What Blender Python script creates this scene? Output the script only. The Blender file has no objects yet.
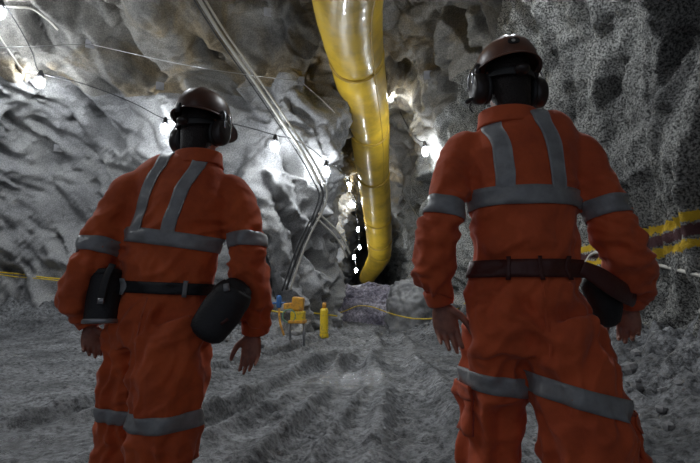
import bpy, bmesh, math, random
import numpy as np
from mathutils import Vector, Matrix
from mathutils.bvhtree import BVHTree
random.seed(7)
R = math.radians
SC = bpy.context.scene
COL = SC.collection
# ------------------------------------------------------------------ camera
CAM = np.array([0.0, 0.0, 0.95]); PITCH = R(7.7); LENS = 23.0; FPX = 700 * LENS / 36.0
cd = bpy.data.cameras.new('camera'); cam = bpy.data.objects.new('camera', cd); COL.objects.link(cam)
cam.location = CAM; cam.rotation_euler = (math.pi / 2 + PITCH, 0, 0); cd.lens = LENS; cd.clip_end = 300; cd.clip_start = 0.02
SC.camera = cam
cth, sth = math.cos(PITCH), math.sin(PITCH)
def ray(px, py):
    u = (px - 350) / FPX; v = (231.5 - py) / FPX
    return np.array([u, cth - v * sth, sth + v * cth])
def P(px, py, D):
    d = ray(px, py); return CAM + d * (D / d[1])
def PXM(D): return D / FPX
# ------------------------------------------------------------------ noise
_rs = np.random.RandomState(3)
_perm = np.concatenate([_rs.permutation(256)] * 3)
_grad = _rs.normal(size=(256, 3)); _grad /= np.linalg.norm(_grad, axis=1)[:, None]
def noise(p):
    p = np.asarray(p, float); i = np.floor(p).astype(int); f = p - i; i &= 255
    w = f * f * f * (f * (f * 6 - 15) + 10); out = 0
    for dx in (0, 1):
        wx = w[..., 0] if dx else 1 - w[..., 0]; a = _perm[(i[..., 0] + dx) & 255]
        for dy in (0, 1):
            wy = w[..., 1] if dy else 1 - w[..., 1]; b = _perm[a + ((i[..., 1] + dy) & 255)]
            for dz in (0, 1):
                wz = w[..., 2] if dz else 1 - w[..., 2]; g = _grad[_perm[b + ((i[..., 2] + dz) & 255)]]
                out = out + wx * wy * wz * (g[..., 0] * (f[..., 0] - dx) + g[..., 1] * (f[..., 1] - dy) + g[..., 2] * (f[..., 2] - dz))
    return out * 1.6
def fbm(p, o=4, g=0.5):
    s = 0; a = 1; t = 0
    for k in range(o): s = s + a * noise(p * (2.03 ** k) + 17.3 * k); t += a; a *= g
    return s / t
def billow(p, o=3, g=0.5):
    s = 0; a = 1; t = 0
    for k in range(o): s = s + a * np.abs(noise(p * (2.1 ** k) + 9.1 * k)); t += a; a *= g
    return s / t
def sstep(a, b, x):
    t = np.clip((x - a) / (b - a), 0, 1); return t * t * (3 - 2 * t)
# ------------------------------------------------------------------ object helpers
def mk(name, verts, faces, mat=None, parent=None, smooth=True, origin=None):
    me = bpy.data.meshes.new(name)
    v = np.asarray(verts, float)
    if origin is not None: v = v - np.asarray(origin)
    me.from_pydata(v.tolist(), [], [list(map(int, f)) for f in faces]); me.validate(); me.update()
    if smooth: me.polygons.foreach_set('use_smooth', [True] * len(me.polygons))
    if mat: me.materials.append(mat)
    o = bpy.data.objects.new(name, me); COL.objects.link(o)
    if origin is not None and parent is None: o.location = origin
    if parent is not None: o.parent = parent
    return o
def tag(o, label=None, cat=None, group=None, kind=None):
    if label: o['label'] = label
    if cat: o['category'] = cat
    if group: o['group'] = group
    if kind: o['kind'] = kind
    return o
def empty(name, loc, label, cat, group=None):
    o = bpy.data.objects.new(name, None); COL.objects.link(o); o.location = loc; o.empty_display_size = .1
    return tag(o, label, cat, group)
class MB:
    def __init__(s): s.v = []; s.f = []
    def add(s, v, f):
        n = len(s.v); s.v += [list(map(float, q)) for q in v]; s.f += [[i + n for i in q] for q in f]; return s
    def box(s, c, h, M=None):
        c = np.array(c, float); vs = []
        for z in (-1, 1):
            for y in (-1, 1):
                for x in (-1, 1):
                    q = np.array([x * h[0], y * h[1], z * h[2]])
                    if M is not None: q = np.array(M) @ q
                    vs.append(c + q)
        return s.add(vs, [(0, 2, 3, 1), (4, 5, 7, 6), (0, 1, 5, 4), (2, 6, 7, 3), (0, 4, 6, 2), (1, 3, 7, 5)])
    def tube(s, pts, a, b=None, ref=(1, 0, 0), n=12, sub=1, caps=True, rnd=False):
        v, f = tube(pts, a, b, ref, n, sub, caps, rnd); return s.add(v, f)
    def build(s, name, mat, parent=None, smooth=True, origin=None): return mk(name, s.v, s.f, mat, parent, smooth, origin)
def crom(A, sub):
    A = np.asarray(A, float)
    if sub <= 1 or len(A) < 3:
        if sub > 1: return np.array([A[0] + (A[1] - A[0]) * k / sub for k in range(sub + 1)])
        return A
    E = np.vstack([2 * A[0] - A[1], A, 2 * A[-1] - A[-2]]); out = []
    for i in range(1, len(E) - 2):
        p0, p1, p2, p3 = E[i - 1:i + 3]
        for k in range(sub):
            t = k / sub
            out.append(.5 * (2 * p1 + (p2 - p0) * t + (2 * p0 - 5 * p1 + 4 * p2 - p3) * t * t + (3 * p1 - p0 - 3 * p2 + p3) * t ** 3))
    out.append(A[-1]); return np.array(out)
def tube(pts, a, b=None, ref=(1, 0, 0), n=12, sub=1, caps=True, rnd=False):
    pts = np.asarray(pts, float); m = len(pts)
    a = np.full(m, float(a)) if np.isscalar(a) else np.asarray(a, float)
    b = a.copy() if b is None else (np.full(m, float(b)) if np.isscalar(b) else np.asarray(b, float))
    Q = crom(np.column_stack([pts, a, b]), sub); p = Q[:, :3]; a = np.maximum(Q[:, 3], 1e-4); b = np.maximum(Q[:, 4], 1e-4)
    T = np.gradient(p, axis=0); T /= np.linalg.norm(T, axis=1)[:, None] + 1e-12
    ref = np.asarray(ref, float); rings = []
    if rnd:   # rounded ends
        add0 = []; 
        for (k, s) in ((0, -1), (-1, 1)):
            L = []
            for q in (.45, .8, .97):
                L.append((p[k] + T[k] * s * q * min(a[k], b[k]), a[k] * math.sqrt(1 - q * q), b[k] * math.sqrt(1 - q * q), T[k]))
            add0.append(L)
        p = np.vstack([[x[0] for x in add0[0][::-1]], p, [x[0] for x in add0[1]]])
        a = np.concatenate([[x[1] for x in add0[0][::-1]], a, [x[1] for x in add0[1]]])
        b = np.concatenate([[x[2] for x in add0[0][::-1]], b, [x[2] for x in add0[1]]])
        T = np.vstack([[x[3] for x in add0[0]], T, [x[3] for x in add0[1]]])
    vs = []
    for i in range(len(p)):
        S = ref - T[i] * (T[i] @ ref); l = np.linalg.norm(S)
        if l < .05:
            S = np.array([0, 1., 0]) - T[i] * T[i][1]; l = np.linalg.norm(S)
        S /= l; F = np.cross(T[i], S)
        for k in range(n):
            t = 2 * math.pi * k / n; vs.append(p[i] + S * a[i] * math.cos(t) + F * b[i] * math.sin(t))
    m = len(p); fs = []
    for i in range(m - 1):
        for k in range(n):
            k2 = (k + 1) % n; fs.append((i * n + k, i * n + k2, (i + 1) * n + k2, (i + 1) * n + k))
    if caps:
        fs.append(tuple(range(n))[::-1]); fs.append(tuple((m - 1) * n + k for k in range(n)))
    return vs, fs
# ------------------------------------------------------------------ materials
def newmat(name):
    m = bpy.data.materials.new(name); m.use_nodes = True; nt = m.node_tree
    return m, nt, nt.nodes['Principled BSDF']
def N(nt, t, **k):
    n = nt.nodes.new(t)
    for a, v in k.items():
        if a.startswith('i_'): n.inputs[a[2:].replace('_', ' ')].default_value = v
        else: setattr(n, a, v)
    return n
def simple(name, col, rough=.5, metal=0, bump=0, bscale=60, var=0, vscale=8, emit=None, estr=0, dirt=None, dirt_amt=.5, coat=0):
    m, nt, b = newmat(name); L = nt.links.new
    b.inputs['Roughness'].default_value = rough; b.inputs['Metallic'].default_value = metal; b.inputs['Coat Weight'].default_value = coat
    b.inputs['Base Color'].default_value = (*col, 1)
    tc = N(nt, 'ShaderNodeTexCoord')
    if var or dirt:
        nz = N(nt, 'ShaderNodeTexNoise', i_Scale=vscale, i_Detail=6.0, i_Roughness=.6); L(tc.outputs['Object'], nz.inputs['Vector'])
        rp = N(nt, 'ShaderNodeValToRGB'); L(nz.outputs['Fac'], rp.inputs['Fac'])
        c2 = dirt if dirt else tuple(c * (1 - var) for c in col)
        rp.color_ramp.elements[0].position = .35; rp.color_ramp.elements[1].position = .35 + (.35 if not dirt else dirt_amt * .6)
        rp.color_ramp.elements[0].color = (*c2, 1); rp.color_ramp.elements[1].color = (*col, 1)
        L(rp.outputs['Color'], b.inputs['Base Color'])
    if bump:
        nb = N(nt, 'ShaderNodeTexNoise', i_Scale=float(bscale), i_Detail=5.0); L(tc.outputs['Object'], nb.inputs['Vector'])
        bp = N(nt, 'ShaderNodeBump', i_Strength=bump, i_Distance=.01); L(nb.outputs['Fac'], bp.inputs['Height']); L(bp.outputs['Normal'], b.inputs['Normal'])
    if emit: b.inputs['Emission Color'].default_value = (*emit, 1); b.inputs['Emission Strength'].default_value = estr
    return m
def rock(name, dark, mid, light, scale=1.0, grit=0.0, rough=.8, bump=.6, warm=None, wet=False, bands=None, gscale=44.0, glo=(.42, .60)):
    m, nt, b = newmat(name); L = nt.links.new
    geo = N(nt, 'ShaderNodeNewGeometry'); pos = geo.outputs['Position']
    n1 = N(nt, 'ShaderNodeTexNoise', i_Scale=.55 * scale, i_Detail=9.0, i_Roughness=.68); L(pos, n1.inputs['Vector'])
    rp = N(nt, 'ShaderNodeValToRGB'); L(n1.outputs['Fac'], rp.inputs['Fac']); e = rp.color_ramp.elements
    e[0].position = .34; e[0].color = (*dark, 1); e[1].position = .68; e[1].color = (*light, 1)
    q = rp.color_ramp.elements.new(.47); q.color = (*mid, 1)
    col = rp.outputs['Color']
    if warm:
        n3 = N(nt, 'ShaderNodeTexNoise', i_Scale=.45, i_Detail=4.0, i_Roughness=.6, i_Distortion=1.0)
        mp = N(nt, 'ShaderNodeVectorMath', operation='ADD'); mp.inputs[1].default_value = (warm[1]); L(pos, mp.inputs[0]); L(mp.outputs[0], n3.inputs['Vector'])
        mr = N(nt, 'ShaderNodeMapRange'); mr.inputs[1].default_value = .5; mr.inputs[2].default_value = .62; L(n3.outputs['Fac'], mr.inputs[0])
        mx = N(nt, 'ShaderNodeMix', data_type='RGBA', blend_type='MULTIPLY'); L(mr.outputs[0], mx.inputs['Factor']); L(col, mx.inputs['A']); mx.inputs['B'].default_value = (*warm[0], 1)
        col = mx.outputs['Result']
    n2 = N(nt, 'ShaderNodeTexNoise', i_Scale=28.0 * scale, i_Detail=6.0, i_Roughness=.7); L(pos, n2.inputs['Vector'])
    h = n2.outputs['Fac']
    if grit:
        g = N(nt, 'ShaderNodeTexNoise', i_Scale=gscale, i_Detail=4.0, i_Roughness=.8); L(pos, g.inputs['Vector'])
        mr = N(nt, 'ShaderNodeMapRange'); mr.inputs[1].default_value = glo[0]; mr.inputs[2].default_value = glo[1]; L(g.outputs['Fac'], mr.inputs[0])
        mx = N(nt, 'ShaderNodeMix', data_type='RGBA', blend_type='MULTIPLY'); mx.inputs['Factor'].default_value = grit
        cr = N(nt, 'ShaderNodeValToRGB'); cr.color_ramp.elements[0].color = (.06, .06, .06, 1); cr.color_ramp.elements[1].color = (1.7, 1.7, 1.65, 1); L(mr.outputs[0], cr.inputs['Fac'])
        L(col, mx.inputs['A']); L(cr.outputs['Color'], mx.inputs['B']); col = mx.outputs['Result']
        h = g.outputs['Fac']
    if bands:
        sep = N(nt, 'ShaderNodeSeparateXYZ'); L(pos, sep.inputs[0])
        nn = N(nt, 'ShaderNodeTexNoise', i_Scale=20.0, i_Detail=5.0, i_Roughness=.7); L(pos, nn.inputs['Vector'])
        for (y0, z0, y1, z1, hw, c) in bands:
            k = (z1 - z0) / (y1 - y0)
            a = N(nt, 'ShaderNodeMath', operation='MULTIPLY_ADD'); L(sep.outputs['Y'], a.inputs[0]); a.inputs[1].default_value = -k; a.inputs[2].default_value = -(z0 - k * y0)
            s = N(nt, 'ShaderNodeMath', operation='ADD'); L(sep.outputs['Z'], s.inputs[0]); L(a.outputs[0], s.inputs[1])
            ab = N(nt, 'ShaderNodeMath', operation='ABSOLUTE'); L(s.outputs[0], ab.inputs[0])
            nj = N(nt, 'ShaderNodeMath', operation='MULTIPLY_ADD'); L(nn.outputs['Fac'], nj.inputs[0]); nj.inputs[1].default_value = .16; L(ab.outputs[0], nj.inputs[2])
            lt = N(nt, 'ShaderNodeMath', operation='LESS_THAN'); L(nj.outputs[0], lt.inputs[0]); lt.inputs[1].default_value = hw + .08
            fr = N(nt, 'ShaderNodeMath', operation='GREATER_THAN'); L(sep.outputs['X'], fr.inputs[0]); fr.inputs[1].default_value = 1.2
            mu = N(nt, 'ShaderNodeMath', operation='MULTIPLY'); L(lt.outputs[0], mu.inputs[0]); L(fr.outputs[0], mu.inputs[1])
            f2 = N(nt, 'ShaderNodeMath', operation='LESS_THAN'); L(sep.outputs['Y'], f2.inputs[0]); f2.inputs[1].default_value = 7.0
            m2 = N(nt, 'ShaderNodeMath', operation='MULTIPLY'); L(mu.outputs[0], m2.inputs[0]); L(f2.outputs[0], m2.inputs[1])
            mx = N(nt, 'ShaderNodeMix', data_type='RGBA'); L(m2.outputs[0], mx.inputs['Factor']); L(col, mx.inputs['A']); mx.inputs['B'].default_value = (*c, 1); col = mx.outputs['Result']
    L(col, b.inputs['Base Color'])
    bp = N(nt, 'ShaderNodeBump', i_Strength=bump, i_Distance=.035 if grit else .03); L(h, bp.inputs['Height']); L(bp.outputs['Normal'], b.inputs['Normal'])
    if wet:
        w = N(nt, 'ShaderNodeTexNoise', i_Scale=.9, i_Detail=5.0, i_Roughness=.6); L(pos, w.inputs['Vector'])
        mr = N(nt, 'ShaderNodeMapRange'); mr.inputs[1].default_value = .42; mr.inputs[2].default_value = .6; mr.inputs[3].default_value = .75; mr.inputs[4].default_value = .3
        L(w.outputs['Fac'], mr.inputs[0]); rg = mr.outputs[0]
        for (cx, cy, r_) in ((-.05, 5.2, .85), (-2.1, 3.0, .5), (-2.9, 3.6, .4)):
            ds = N(nt, 'ShaderNodeVectorMath', operation='DISTANCE'); L(pos, ds.inputs[0]); ds.inputs[1].default_value = (cx, cy, 0)
            ad = N(nt, 'ShaderNodeMath', operation='MULTIPLY_ADD'); L(n2.outputs['Fac'], ad.inputs[0]); ad.inputs[1].default_value = .5; L(ds.outputs['Value'], ad.inputs[2])
            m3 = N(nt, 'ShaderNodeMapRange'); m3.inputs[1].default_value = r_ * .8; m3.inputs[2].default_value = r_ * 1.3; m3.inputs[3].default_value = .22; m3.inputs[4].default_value = 1; L(ad.outputs[0], m3.inputs[0])
            mn = N(nt, 'ShaderNodeMath', operation='MINIMUM'); L(rg, mn.inputs[0]); L(m3.outputs[0], mn.inputs[1]); rg = mn.outputs[0]
        L(rg, b.inputs['Roughness'])
    else: b.inputs['Roughness'].default_value = rough
    return m
M = {}
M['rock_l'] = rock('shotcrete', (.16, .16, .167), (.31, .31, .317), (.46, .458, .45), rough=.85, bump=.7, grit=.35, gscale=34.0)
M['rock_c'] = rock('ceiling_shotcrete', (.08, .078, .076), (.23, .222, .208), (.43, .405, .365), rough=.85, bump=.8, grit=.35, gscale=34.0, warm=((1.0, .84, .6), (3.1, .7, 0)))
M['berm'] = rock('broken_rock', (.10, .09, .13), (.42, .39, .48), (.75, .71, .82), scale=3.5, rough=.55, bump=1.0, grit=.5, gscale=14.0)
M['stone'] = rock('stone', (.10, .10, .105), (.25, .25, .255), (.42, .42, .42), scale=3, rough=.7, bump=.7)
M['mud'] = rock('wet_mud', (.06, .062, .067), (.135, .138, .147), (.25, .255, .27), scale=2.2, rough=.5, bump=1.0, grit=.85, gscale=17.0, glo=(.38, .6), wet=True)
M['duct'] = simple('yellow_duct_fabric', (.76, .50, .04), .36, bump=.2, bscale=9, dirt=(.50, .32, .03), dirt_amt=.35, vscale=1.6, coat=.3)
M['ductseam'] = simple('duct_seam', (.45, .29, .03), .5)
M['cable_grey'] = simple('pale_cable', (.55, .53, .48), .45)
M['cable_black'] = simple('black_cable', (.03, .03, .032), .5)
M['wire'] = simple('steel_wire', (.5, .5, .5), .35, metal=.7)
M['yellow'] = simple('yellow_plastic', (.85, .6, .03), .4, dirt=(.4, .3, .1), dirt_amt=.2, vscale=20)
M['orange_p'] = simple('orange_plastic', (.85, .42, .05), .45, dirt=(.4, .2, .08), dirt_amt=.3, vscale=14)
M['blue'] = simple('blue_plastic', (.05, .16, .42), .4)
M['green'] = simple('green_paint', (.18, .34, .22), .5)
M['lamp'] = simple('lamp_glass', (1, 1, 1), .3, emit=(.86, .93, 1), estr=60)
M['metal'] = simple('dull_metal', (.35, .35, .36), .4, metal=.8)
M['black'] = simple('black_nylon', (.012, .012, .014), .55, bump=.3, bscale=120)
M['rubber'] = simple('black_rubber', (.02, .02, .02), .6)
M['leather'] = simple('dark_red_leather', (.075, .016, .012), .5, bump=.3, bscale=50)
M['tape'] = simple('reflective_tape', (.37, .38, .385), .35, bump=.25, bscale=45, dirt=(.24, .24, .24), dirt_amt=.6, vscale=14)
M['skin'] = simple('skin', (.40, .17, .11), .5, bump=.2, bscale=70, dirt=(.24, .10, .07), dirt_amt=.4, vscale=25)
M['hair'] = simple('dark_hair', (.018, .012, .010), .6, bump=.8, bscale=150)
M['hat'] = simple('brown_orange_shell', (.10, .036, .02), .38, dirt=(.045, .02, .014), dirt_amt=.5, vscale=10)
M['hat2'] = simple('brown_shell', (.22, .085, .045), .36, dirt=(.11, .05, .035), dirt_amt=.5, vscale=9)
M['muff'] = simple('dark_muff_shell', (.03, .022, .02), .3)
M['chrome'] = simple('chrome', (.6, .6, .62), .2, metal=1)
M['boot'] = simple('boot_rubber', (.03, .03, .028), .5, dirt=(.15, .14, .13), dirt_amt=.5, vscale=12)
def fabric(name, col, col2):
    m, nt, b = newmat(name); L = nt.links.new; tc = N(nt, 'ShaderNodeTexCoord')
    nz = N(nt, 'ShaderNodeTexNoise', i_Scale=5.0, i_Detail=7.0, i_Roughness=.65); L(tc.outputs['Object'], nz.inputs['Vector'])
    rp = N(nt, 'ShaderNodeValToRGB'); L(nz.outputs['Fac'], rp.inputs['Fac']); rp.color_ramp.elements[0].position = .3; rp.color_ramp.elements[0].color = (*col2, 1)
    rp.color_ramp.elements[1].position = .6; rp.color_ramp.elements[1].color = (*col, 1); L(rp.outputs['Color'], b.inputs['Base Color'])
    nb = N(nt, 'ShaderNodeTexNoise', i_Scale=260.0, i_Detail=2.0); L(tc.outputs['Object'], nb.inputs['Vector'])
    nc = N(nt, 'ShaderNodeTexNoise', i_Scale=26.0, i_Detail=4.0); L(tc.outputs['Object'], nc.inputs['Vector'])
    b1 = N(nt, 'ShaderNodeBump', i_Strength=.35, i_Distance=.002); L(nb.outputs['Fac'], b1.inputs['Height'])
    b2 = N(nt, 'ShaderNodeBump', i_Strength=.5, i_Distance=.008); L(nc.outputs['Fac'], b2.inputs['Height']); L(b1.outputs['Normal'], b2.inputs['Normal']); L(b2.outputs['Normal'], b.inputs['Normal'])
    b.inputs['Roughness'].default_value = .8; b.inputs['Sheen Weight'].default_value = .15
    return m
M['cov1'] = fabric('orange_cotton', (.68, .115, .024), (.42, .060, .014))
M['cov2'] = fabric('orange_red_cotton', (.70, .115, .030), (.45, .065, .018))

# ------------------------------------------------------------------ tunnel shell
ST = np.array([  # Lx, Ly, Rx, Ry, H
    (-9.0, -5, 3.2, -5, 6.8), (-10.2, 1, 3.3, -1.5, 6.9), (-10.8, 6, 3.4, 1, 7.0), (-9.6, 10.2, 3.5, 3.2, 7.0), (-7.6, 11.6, 3.5, 4.6, 7.0),
    (-5.0, 11.0, 3.4, 6.0, 6.9), (-3.0, 9.6, 3.2, 7.4, 6.7), (-1.7, 8.9, 2.9, 8.8, 6.5), (-.75, 9.6, 2.5, 10.2, 6.3), (-.5, 11.0, 2.3, 12, 6.1),
    (-.7, 13.5, 2.4, 14, 5.9), (-.7, 18, 2.6, 18, 5.6), (-.2, 24, 2.9, 24, 5.4), (.2, 34, 3.1, 34, 5.3), (.4, 50, 3.2, 50, 5.2)])
Q = crom(ST, 24)
dl = np.linalg.norm(np.diff(Q[:, :4], axis=0), axis=1); s = np.concatenate([[0], np.cumsum(dl)])
def dens(y): return 1.0 if y < 16 else .3
NU = 520
w = np.array([dens(.5 * (Q[i, 1] + Q[i, 3])) for i in range(len(Q) - 1)]); cs = np.concatenate([[0], np.cumsum(dl * w)])
tt = np.linspace(0, cs[-1], NU); Q = np.column_stack([np.interp(tt, cs, Q[:, k]) for k in range(5)])
NV = 460
ph = np.concatenate([[-.12, -.06], np.linspace(0, 1, NV - 4), [1.06, 1.12]])
ang = np.clip(ph, 0, 1) * math.pi; nexp = 2.7
ca = -np.sign(np.cos(ang)) * np.abs(np.cos(ang)) ** (2 / nexp); sa = np.sin(ang) ** (2 / nexp); ca[np.abs(ca) < 1e-6] = 0
ext = np.where(ph < 0, ph * 6, np.where(ph > 1, (1 - ph) * 6, 0))
# even out spacing along the arch
def resample(ca, sa, ext):
    x = ca * 6; z = sa * 6.7 + ext; l = np.concatenate([[0], np.cumsum(np.hypot(np.diff(x), np.diff(z)))]); t = np.linspace(0, l[-1], NV)
    return np.interp(t, l, ca), np.interp(t, l, sa), np.interp(t, l, ext)
ca, sa, ext = resample(ca, sa, ext)
mid = .5 * (Q[:, 0:2] + Q[:, 2:4]); hv = .5 * (Q[:, 2:4] - Q[:, 0:2])
G = np.zeros((NU, NV, 3)); G[..., 0:2] = mid[:, None, :] + hv[:, None, :] * ca[None, :, None]; G[..., 2] = Q[:, 4][:, None] * sa[None, :] + ext[None, :]
def gnorm(G, flip=1):
    n = np.cross(np.gradient(G, axis=0), np.gradient(G, axis=1)); n /= np.linalg.norm(n, axis=2)[..., None] + 1e-9; return n * flip
n0 = gnorm(G); cen = np.dstack([np.broadcast_to(mid[:, None, 0], (NU, NV)), np.broadcast_to(mid[:, None, 1], (NU, NV)), np.full((NU, NV), 2.5)])
sg = np.sign(np.mean(np.sum(n0 * (cen - G), axis=2))); n0 = n0 * sg
def shear(p): return np.dstack([(p[..., 0] - p[..., 2]) * .42, p[..., 1] * .7, (p[..., 0] + p[..., 2]) * .95])
gs = shear(G); warp = np.dstack([fbm(G / 1.7 + 5, 2), fbm(G / 1.7 + 25, 2), fbm(G / 1.7 + 45, 2)]) * .55
narrow = sstep(16, 10, G[..., 1]) * .45 + .55
big = fbm(G / 3.2, 3) * .75 * narrow
rightw = sstep(2.0, 3.0, G[..., 0]) * sstep(8.5, 6.5, G[..., 1])
med = (billow((gs + warp) / 1.25, 3, .45) - .22) * .95 * (1 - .8 * rightw)
cut = -np.clip(fbm((gs * np.array([1, 1, 1.6]) + warp) / 1.7 + 31, 3) - .16, 0, .22) * 2.8 * (1 - .9 * rightw)      # sharp-edged hollows
sml = (billow((G + warp * .5) / .34, 2) - .2) * .15 * (1 - .3 * rightw) + fbm(G / .11 + 3, 2) * .02
drape = rightw * fbm(np.dstack([G[..., 0] / .8, (G[..., 1] + .25 * G[..., 2]) / .42, G[..., 2] / 2.6]) + 70, 3) * .42
grit = drape + rightw * (fbm(G / .055, 2) * .025 + billow(G / .13 + 8, 2) * .035)
lowr = sstep(1.6, .2, G[..., 2]) * (billow(G / .3 + 60, 3) * .35)
dis = big + med + cut + sml + grit + lowr
G = G + n0 * dis[..., None]
# keep the right wall and roof clear of the two walkers and the duct
GN = gnorm(G) * sg
SHELL = G
def strip_mesh(name, j0, j1, mat):
    sub = G[:, j0:j1 + 1]; nu, nv = sub.shape[:2]; idx = np.arange(nu * nv).reshape(nu, nv)
    f = np.stack([idx[:-1, :-1], idx[1:, :-1], idx[1:, 1:], idx[:-1, 1:]], -1).reshape(-1, 4)
    if sg < 0: f = f[:, ::-1]
    o = mk(name, sub.reshape(-1, 3), f, mat); o['kind'] = 'structure'
    o.data.normals_split_custom_set_from_vertices(GN[:, j0:j1 + 1].reshape(-1, 3).tolist())
    return o
jl, jr = int(NV * .30), int(NV * .72)
def shell_bvh(G):
    idx = np.arange(NU * NV).reshape(NU, NV); gi = idx[::2, ::2]; f = np.stack([gi[:-1, :-1], gi[1:, :-1], gi[1:, 1:], gi[:-1, 1:]], -1).reshape(-1, 4)
    uniq, inv = np.unique(f, return_inverse=True); return BVHTree.FromPolygons(G.reshape(-1, 3)[uniq].tolist(), inv.reshape(-1, 4).tolist())
BVH = shell_bvh(G)
def hit(px, py, back=0.0):
    d = ray(px, py); d = d / np.linalg.norm(d); h = BVH.ray_cast(Vector(CAM), Vector(d))
    if h[0] is None: return CAM + d * 10
    return np.array(h[0]) - d * back
# hollows and ridges of the sprayed rock: (end, end, radius, depth); negative depth bulges inward
for (q0, q1, rad_, dep_) in (((62, 8), (108, 30), .42, .75), ((8, 125), (52, 160), .26, .55), ((60, 160), (95, 185), .14, .3), ((70, 120), (120, 140), .10, .22), ((100, 165), (140, 178), .12, .22),
        ((205, 50), (235, 75), .22, .4), ((250, 5), (300, 60), .28, .4), ((300, 60), (328, 95), .3, .5), ((300, 5), (305, 45), .3, -.45), ((215, 25), (225, 60), .3, -.3),
        ((430, 5), (425, 60), .22, .4), ((462, 20), (470, 70), .2, .35), ((400, 70), (440, 62), .12, .25), ((445, 20), (448, 90), .12, -.25), ((478, 10), (470, 100), .14, -.25),
        ((682, 38), (656, 84), .07, .14), ((625, 65), (614, 95), .07, .07), ((570, 40), (572, 110), .10, -.10), ((540, 10), (548, 60), .12, -.12), ((598, 200), (640, 172), .05, -.09), ((600, 90), (606, 60), .07, -.09),
        ((0, 200), (60, 240), .12, .2), ((230, 200), (262, 240), .15, .3), ((262, 180), (300, 230), .16, .35), ((300, 240), (312, 300), .14, .3), ((265, 260), (285, 300), .14, .25), ((15, 60), (35, 95), .12, .25)):
    A_ = hit(*q0); B_ = hit(*q1); ab = B_ - A_; tq = np.clip(((G - A_) @ ab) / (ab @ ab), 0, 1); dd = np.linalg.norm(G - A_ - tq[..., None] * ab, axis=2)
    dd = dd * (1 + .5 * fbm(G / (rad_ * 1.3) + 11, 2)); G = G - n0 * (dep_ * np.exp(-(dd / rad_) ** 4))[..., None]
BVH = shell_bvh(G); GN = gnorm(G) * sg
# painted bands on the right wall
def bandline(p0, p1):
    a = hit(*p0); b = hit(*p1); return a[1], a[2], b[1], b[2]
b1 = bandline((600, 246), (699, 215)); b2 = bandline((606, 261), (699, 243)); b3 = bandline((600, 254), (699, 229))
M['rock_r'] = rock('coarse_shotcrete', (.12, .12, .12), (.29, .29, .282), (.52, .52, .505), grit=1.0, rough=.8, bump=1.0, scale=.8,
                   bands=[(*b3, .05, (.10, .035, .04)), (*b1, .045, (.78, .50, .02)), (*b2, .045, (.78, .50, .02))])
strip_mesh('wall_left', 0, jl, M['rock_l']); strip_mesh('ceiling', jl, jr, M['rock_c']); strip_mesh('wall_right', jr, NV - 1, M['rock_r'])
# ------------------------------------------------------------------ floor
Lp = Q[:, 0:2]; Rp = Q[:, 2:4]
def pd(x, y, poly):
    step = poly[::6]; d = np.full(x.shape, 1e9)
    for a, b in zip(step[:-1], step[1:]):
        ab = b - a; l2 = ab @ ab + 1e-9; t = np.clip(((x - a[0]) * ab[0] + (y - a[1]) * ab[1]) / l2, 0, 1)
        d = np.minimum(d, np.hypot(x - a[0] - t * ab[0], y - a[1] - t * ab[1]))
    return d
def floor_z(x, y):
    x = np.asarray(x, float); y = np.asarray(y, float); p = np.stack([x, y, np.zeros_like(x)], -1)
    dL = pd(x, y, Lp); dR = pd(x, y, Rp)
    z = fbm(p / 2.2, 3) * .06 + fbm(p / .35 + 4, 3) * .035 + (billow(p / .17 + 9, 3, .6) - .2) * .06 + np.clip(fbm(p / .09 + 2, 2) - .12, 0, 1) * .05
    # wheel tracks
    for (x0, y0, x1, y1, hw, dp) in ((-1.25, 2.6, -.35, 6.0, .16, .07), (-2.3, 3.4, -.9, 7.6, .15, .05), (-.35, 2.6, .15, 6.5, .13, .035), (.5, 3, .8, 9, .2, .03)):
        t = (y - y0) / (y1 - y0); xc = x0 + (x1 - x0) * t + .05 * np.sin(y * 1.7); d = np.abs(x - xc); g = sstep(-.25, .1, t) * sstep(1.5, 1.0, t)
        lug = np.sin(y * 26 + (x - xc) * 12) * .012
        z = z - g * (dp * 1.5 * np.exp(-(d / hw) ** 4)) + g * .07 * np.exp(-((d - hw * 1.45) / (hw * .45)) ** 2) + g * np.exp(-(d / hw) ** 4) * lug
    # flattened wet patches
    for (cx, cy, rx, ry) in ((-.1, 5.0, .75, .75), (-2.2, 3.0, .8, .45), (.9, 7.5, .8, .8)):
        q = np.exp(-(((x - cx) / rx) ** 2 + ((y - cy) / ry) ** 2) ** 2); z = z * (1 - .75 * q) - .01 * q
    rub = billow(p / .42 + 3, 3) * .55 + .28
    z = z + sstep(1.9, .0, dL) * rub * 1.25 * (.25 + .75 * sstep(-1.6, -2.6, x))  + sstep(1.6, .1, dR) * (rub + .2 + .3 * fbm(p / .2 + 5, 2)) * 1.0 * sstep(12, 9, y) + sstep(12, 13, y) * sstep(.6, 0, dR) * .3
    z = z + sstep(2.6, .8, dL) * sstep(-3.5, -5, x) * .12 * (1 + 2 * billow(p / .6, 2))
    return z
def feet_flat(x, y, z): return z
xs = np.concatenate([np.linspace(-12.5, -5.2, 90)[:-1], np.linspace(-5.2, 4.4, 460)])
ys = np.concatenate([np.linspace(-5, 1.2, 40)[:-1], 1.2 + (np.linspace(0, 1, 520) ** 1.7) * 14.8, np.linspace(16, 50, 60)[1:]])
X, Y = np.meshgrid(xs, ys, indexing='ij'); Z = floor_z(X, Y)
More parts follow.
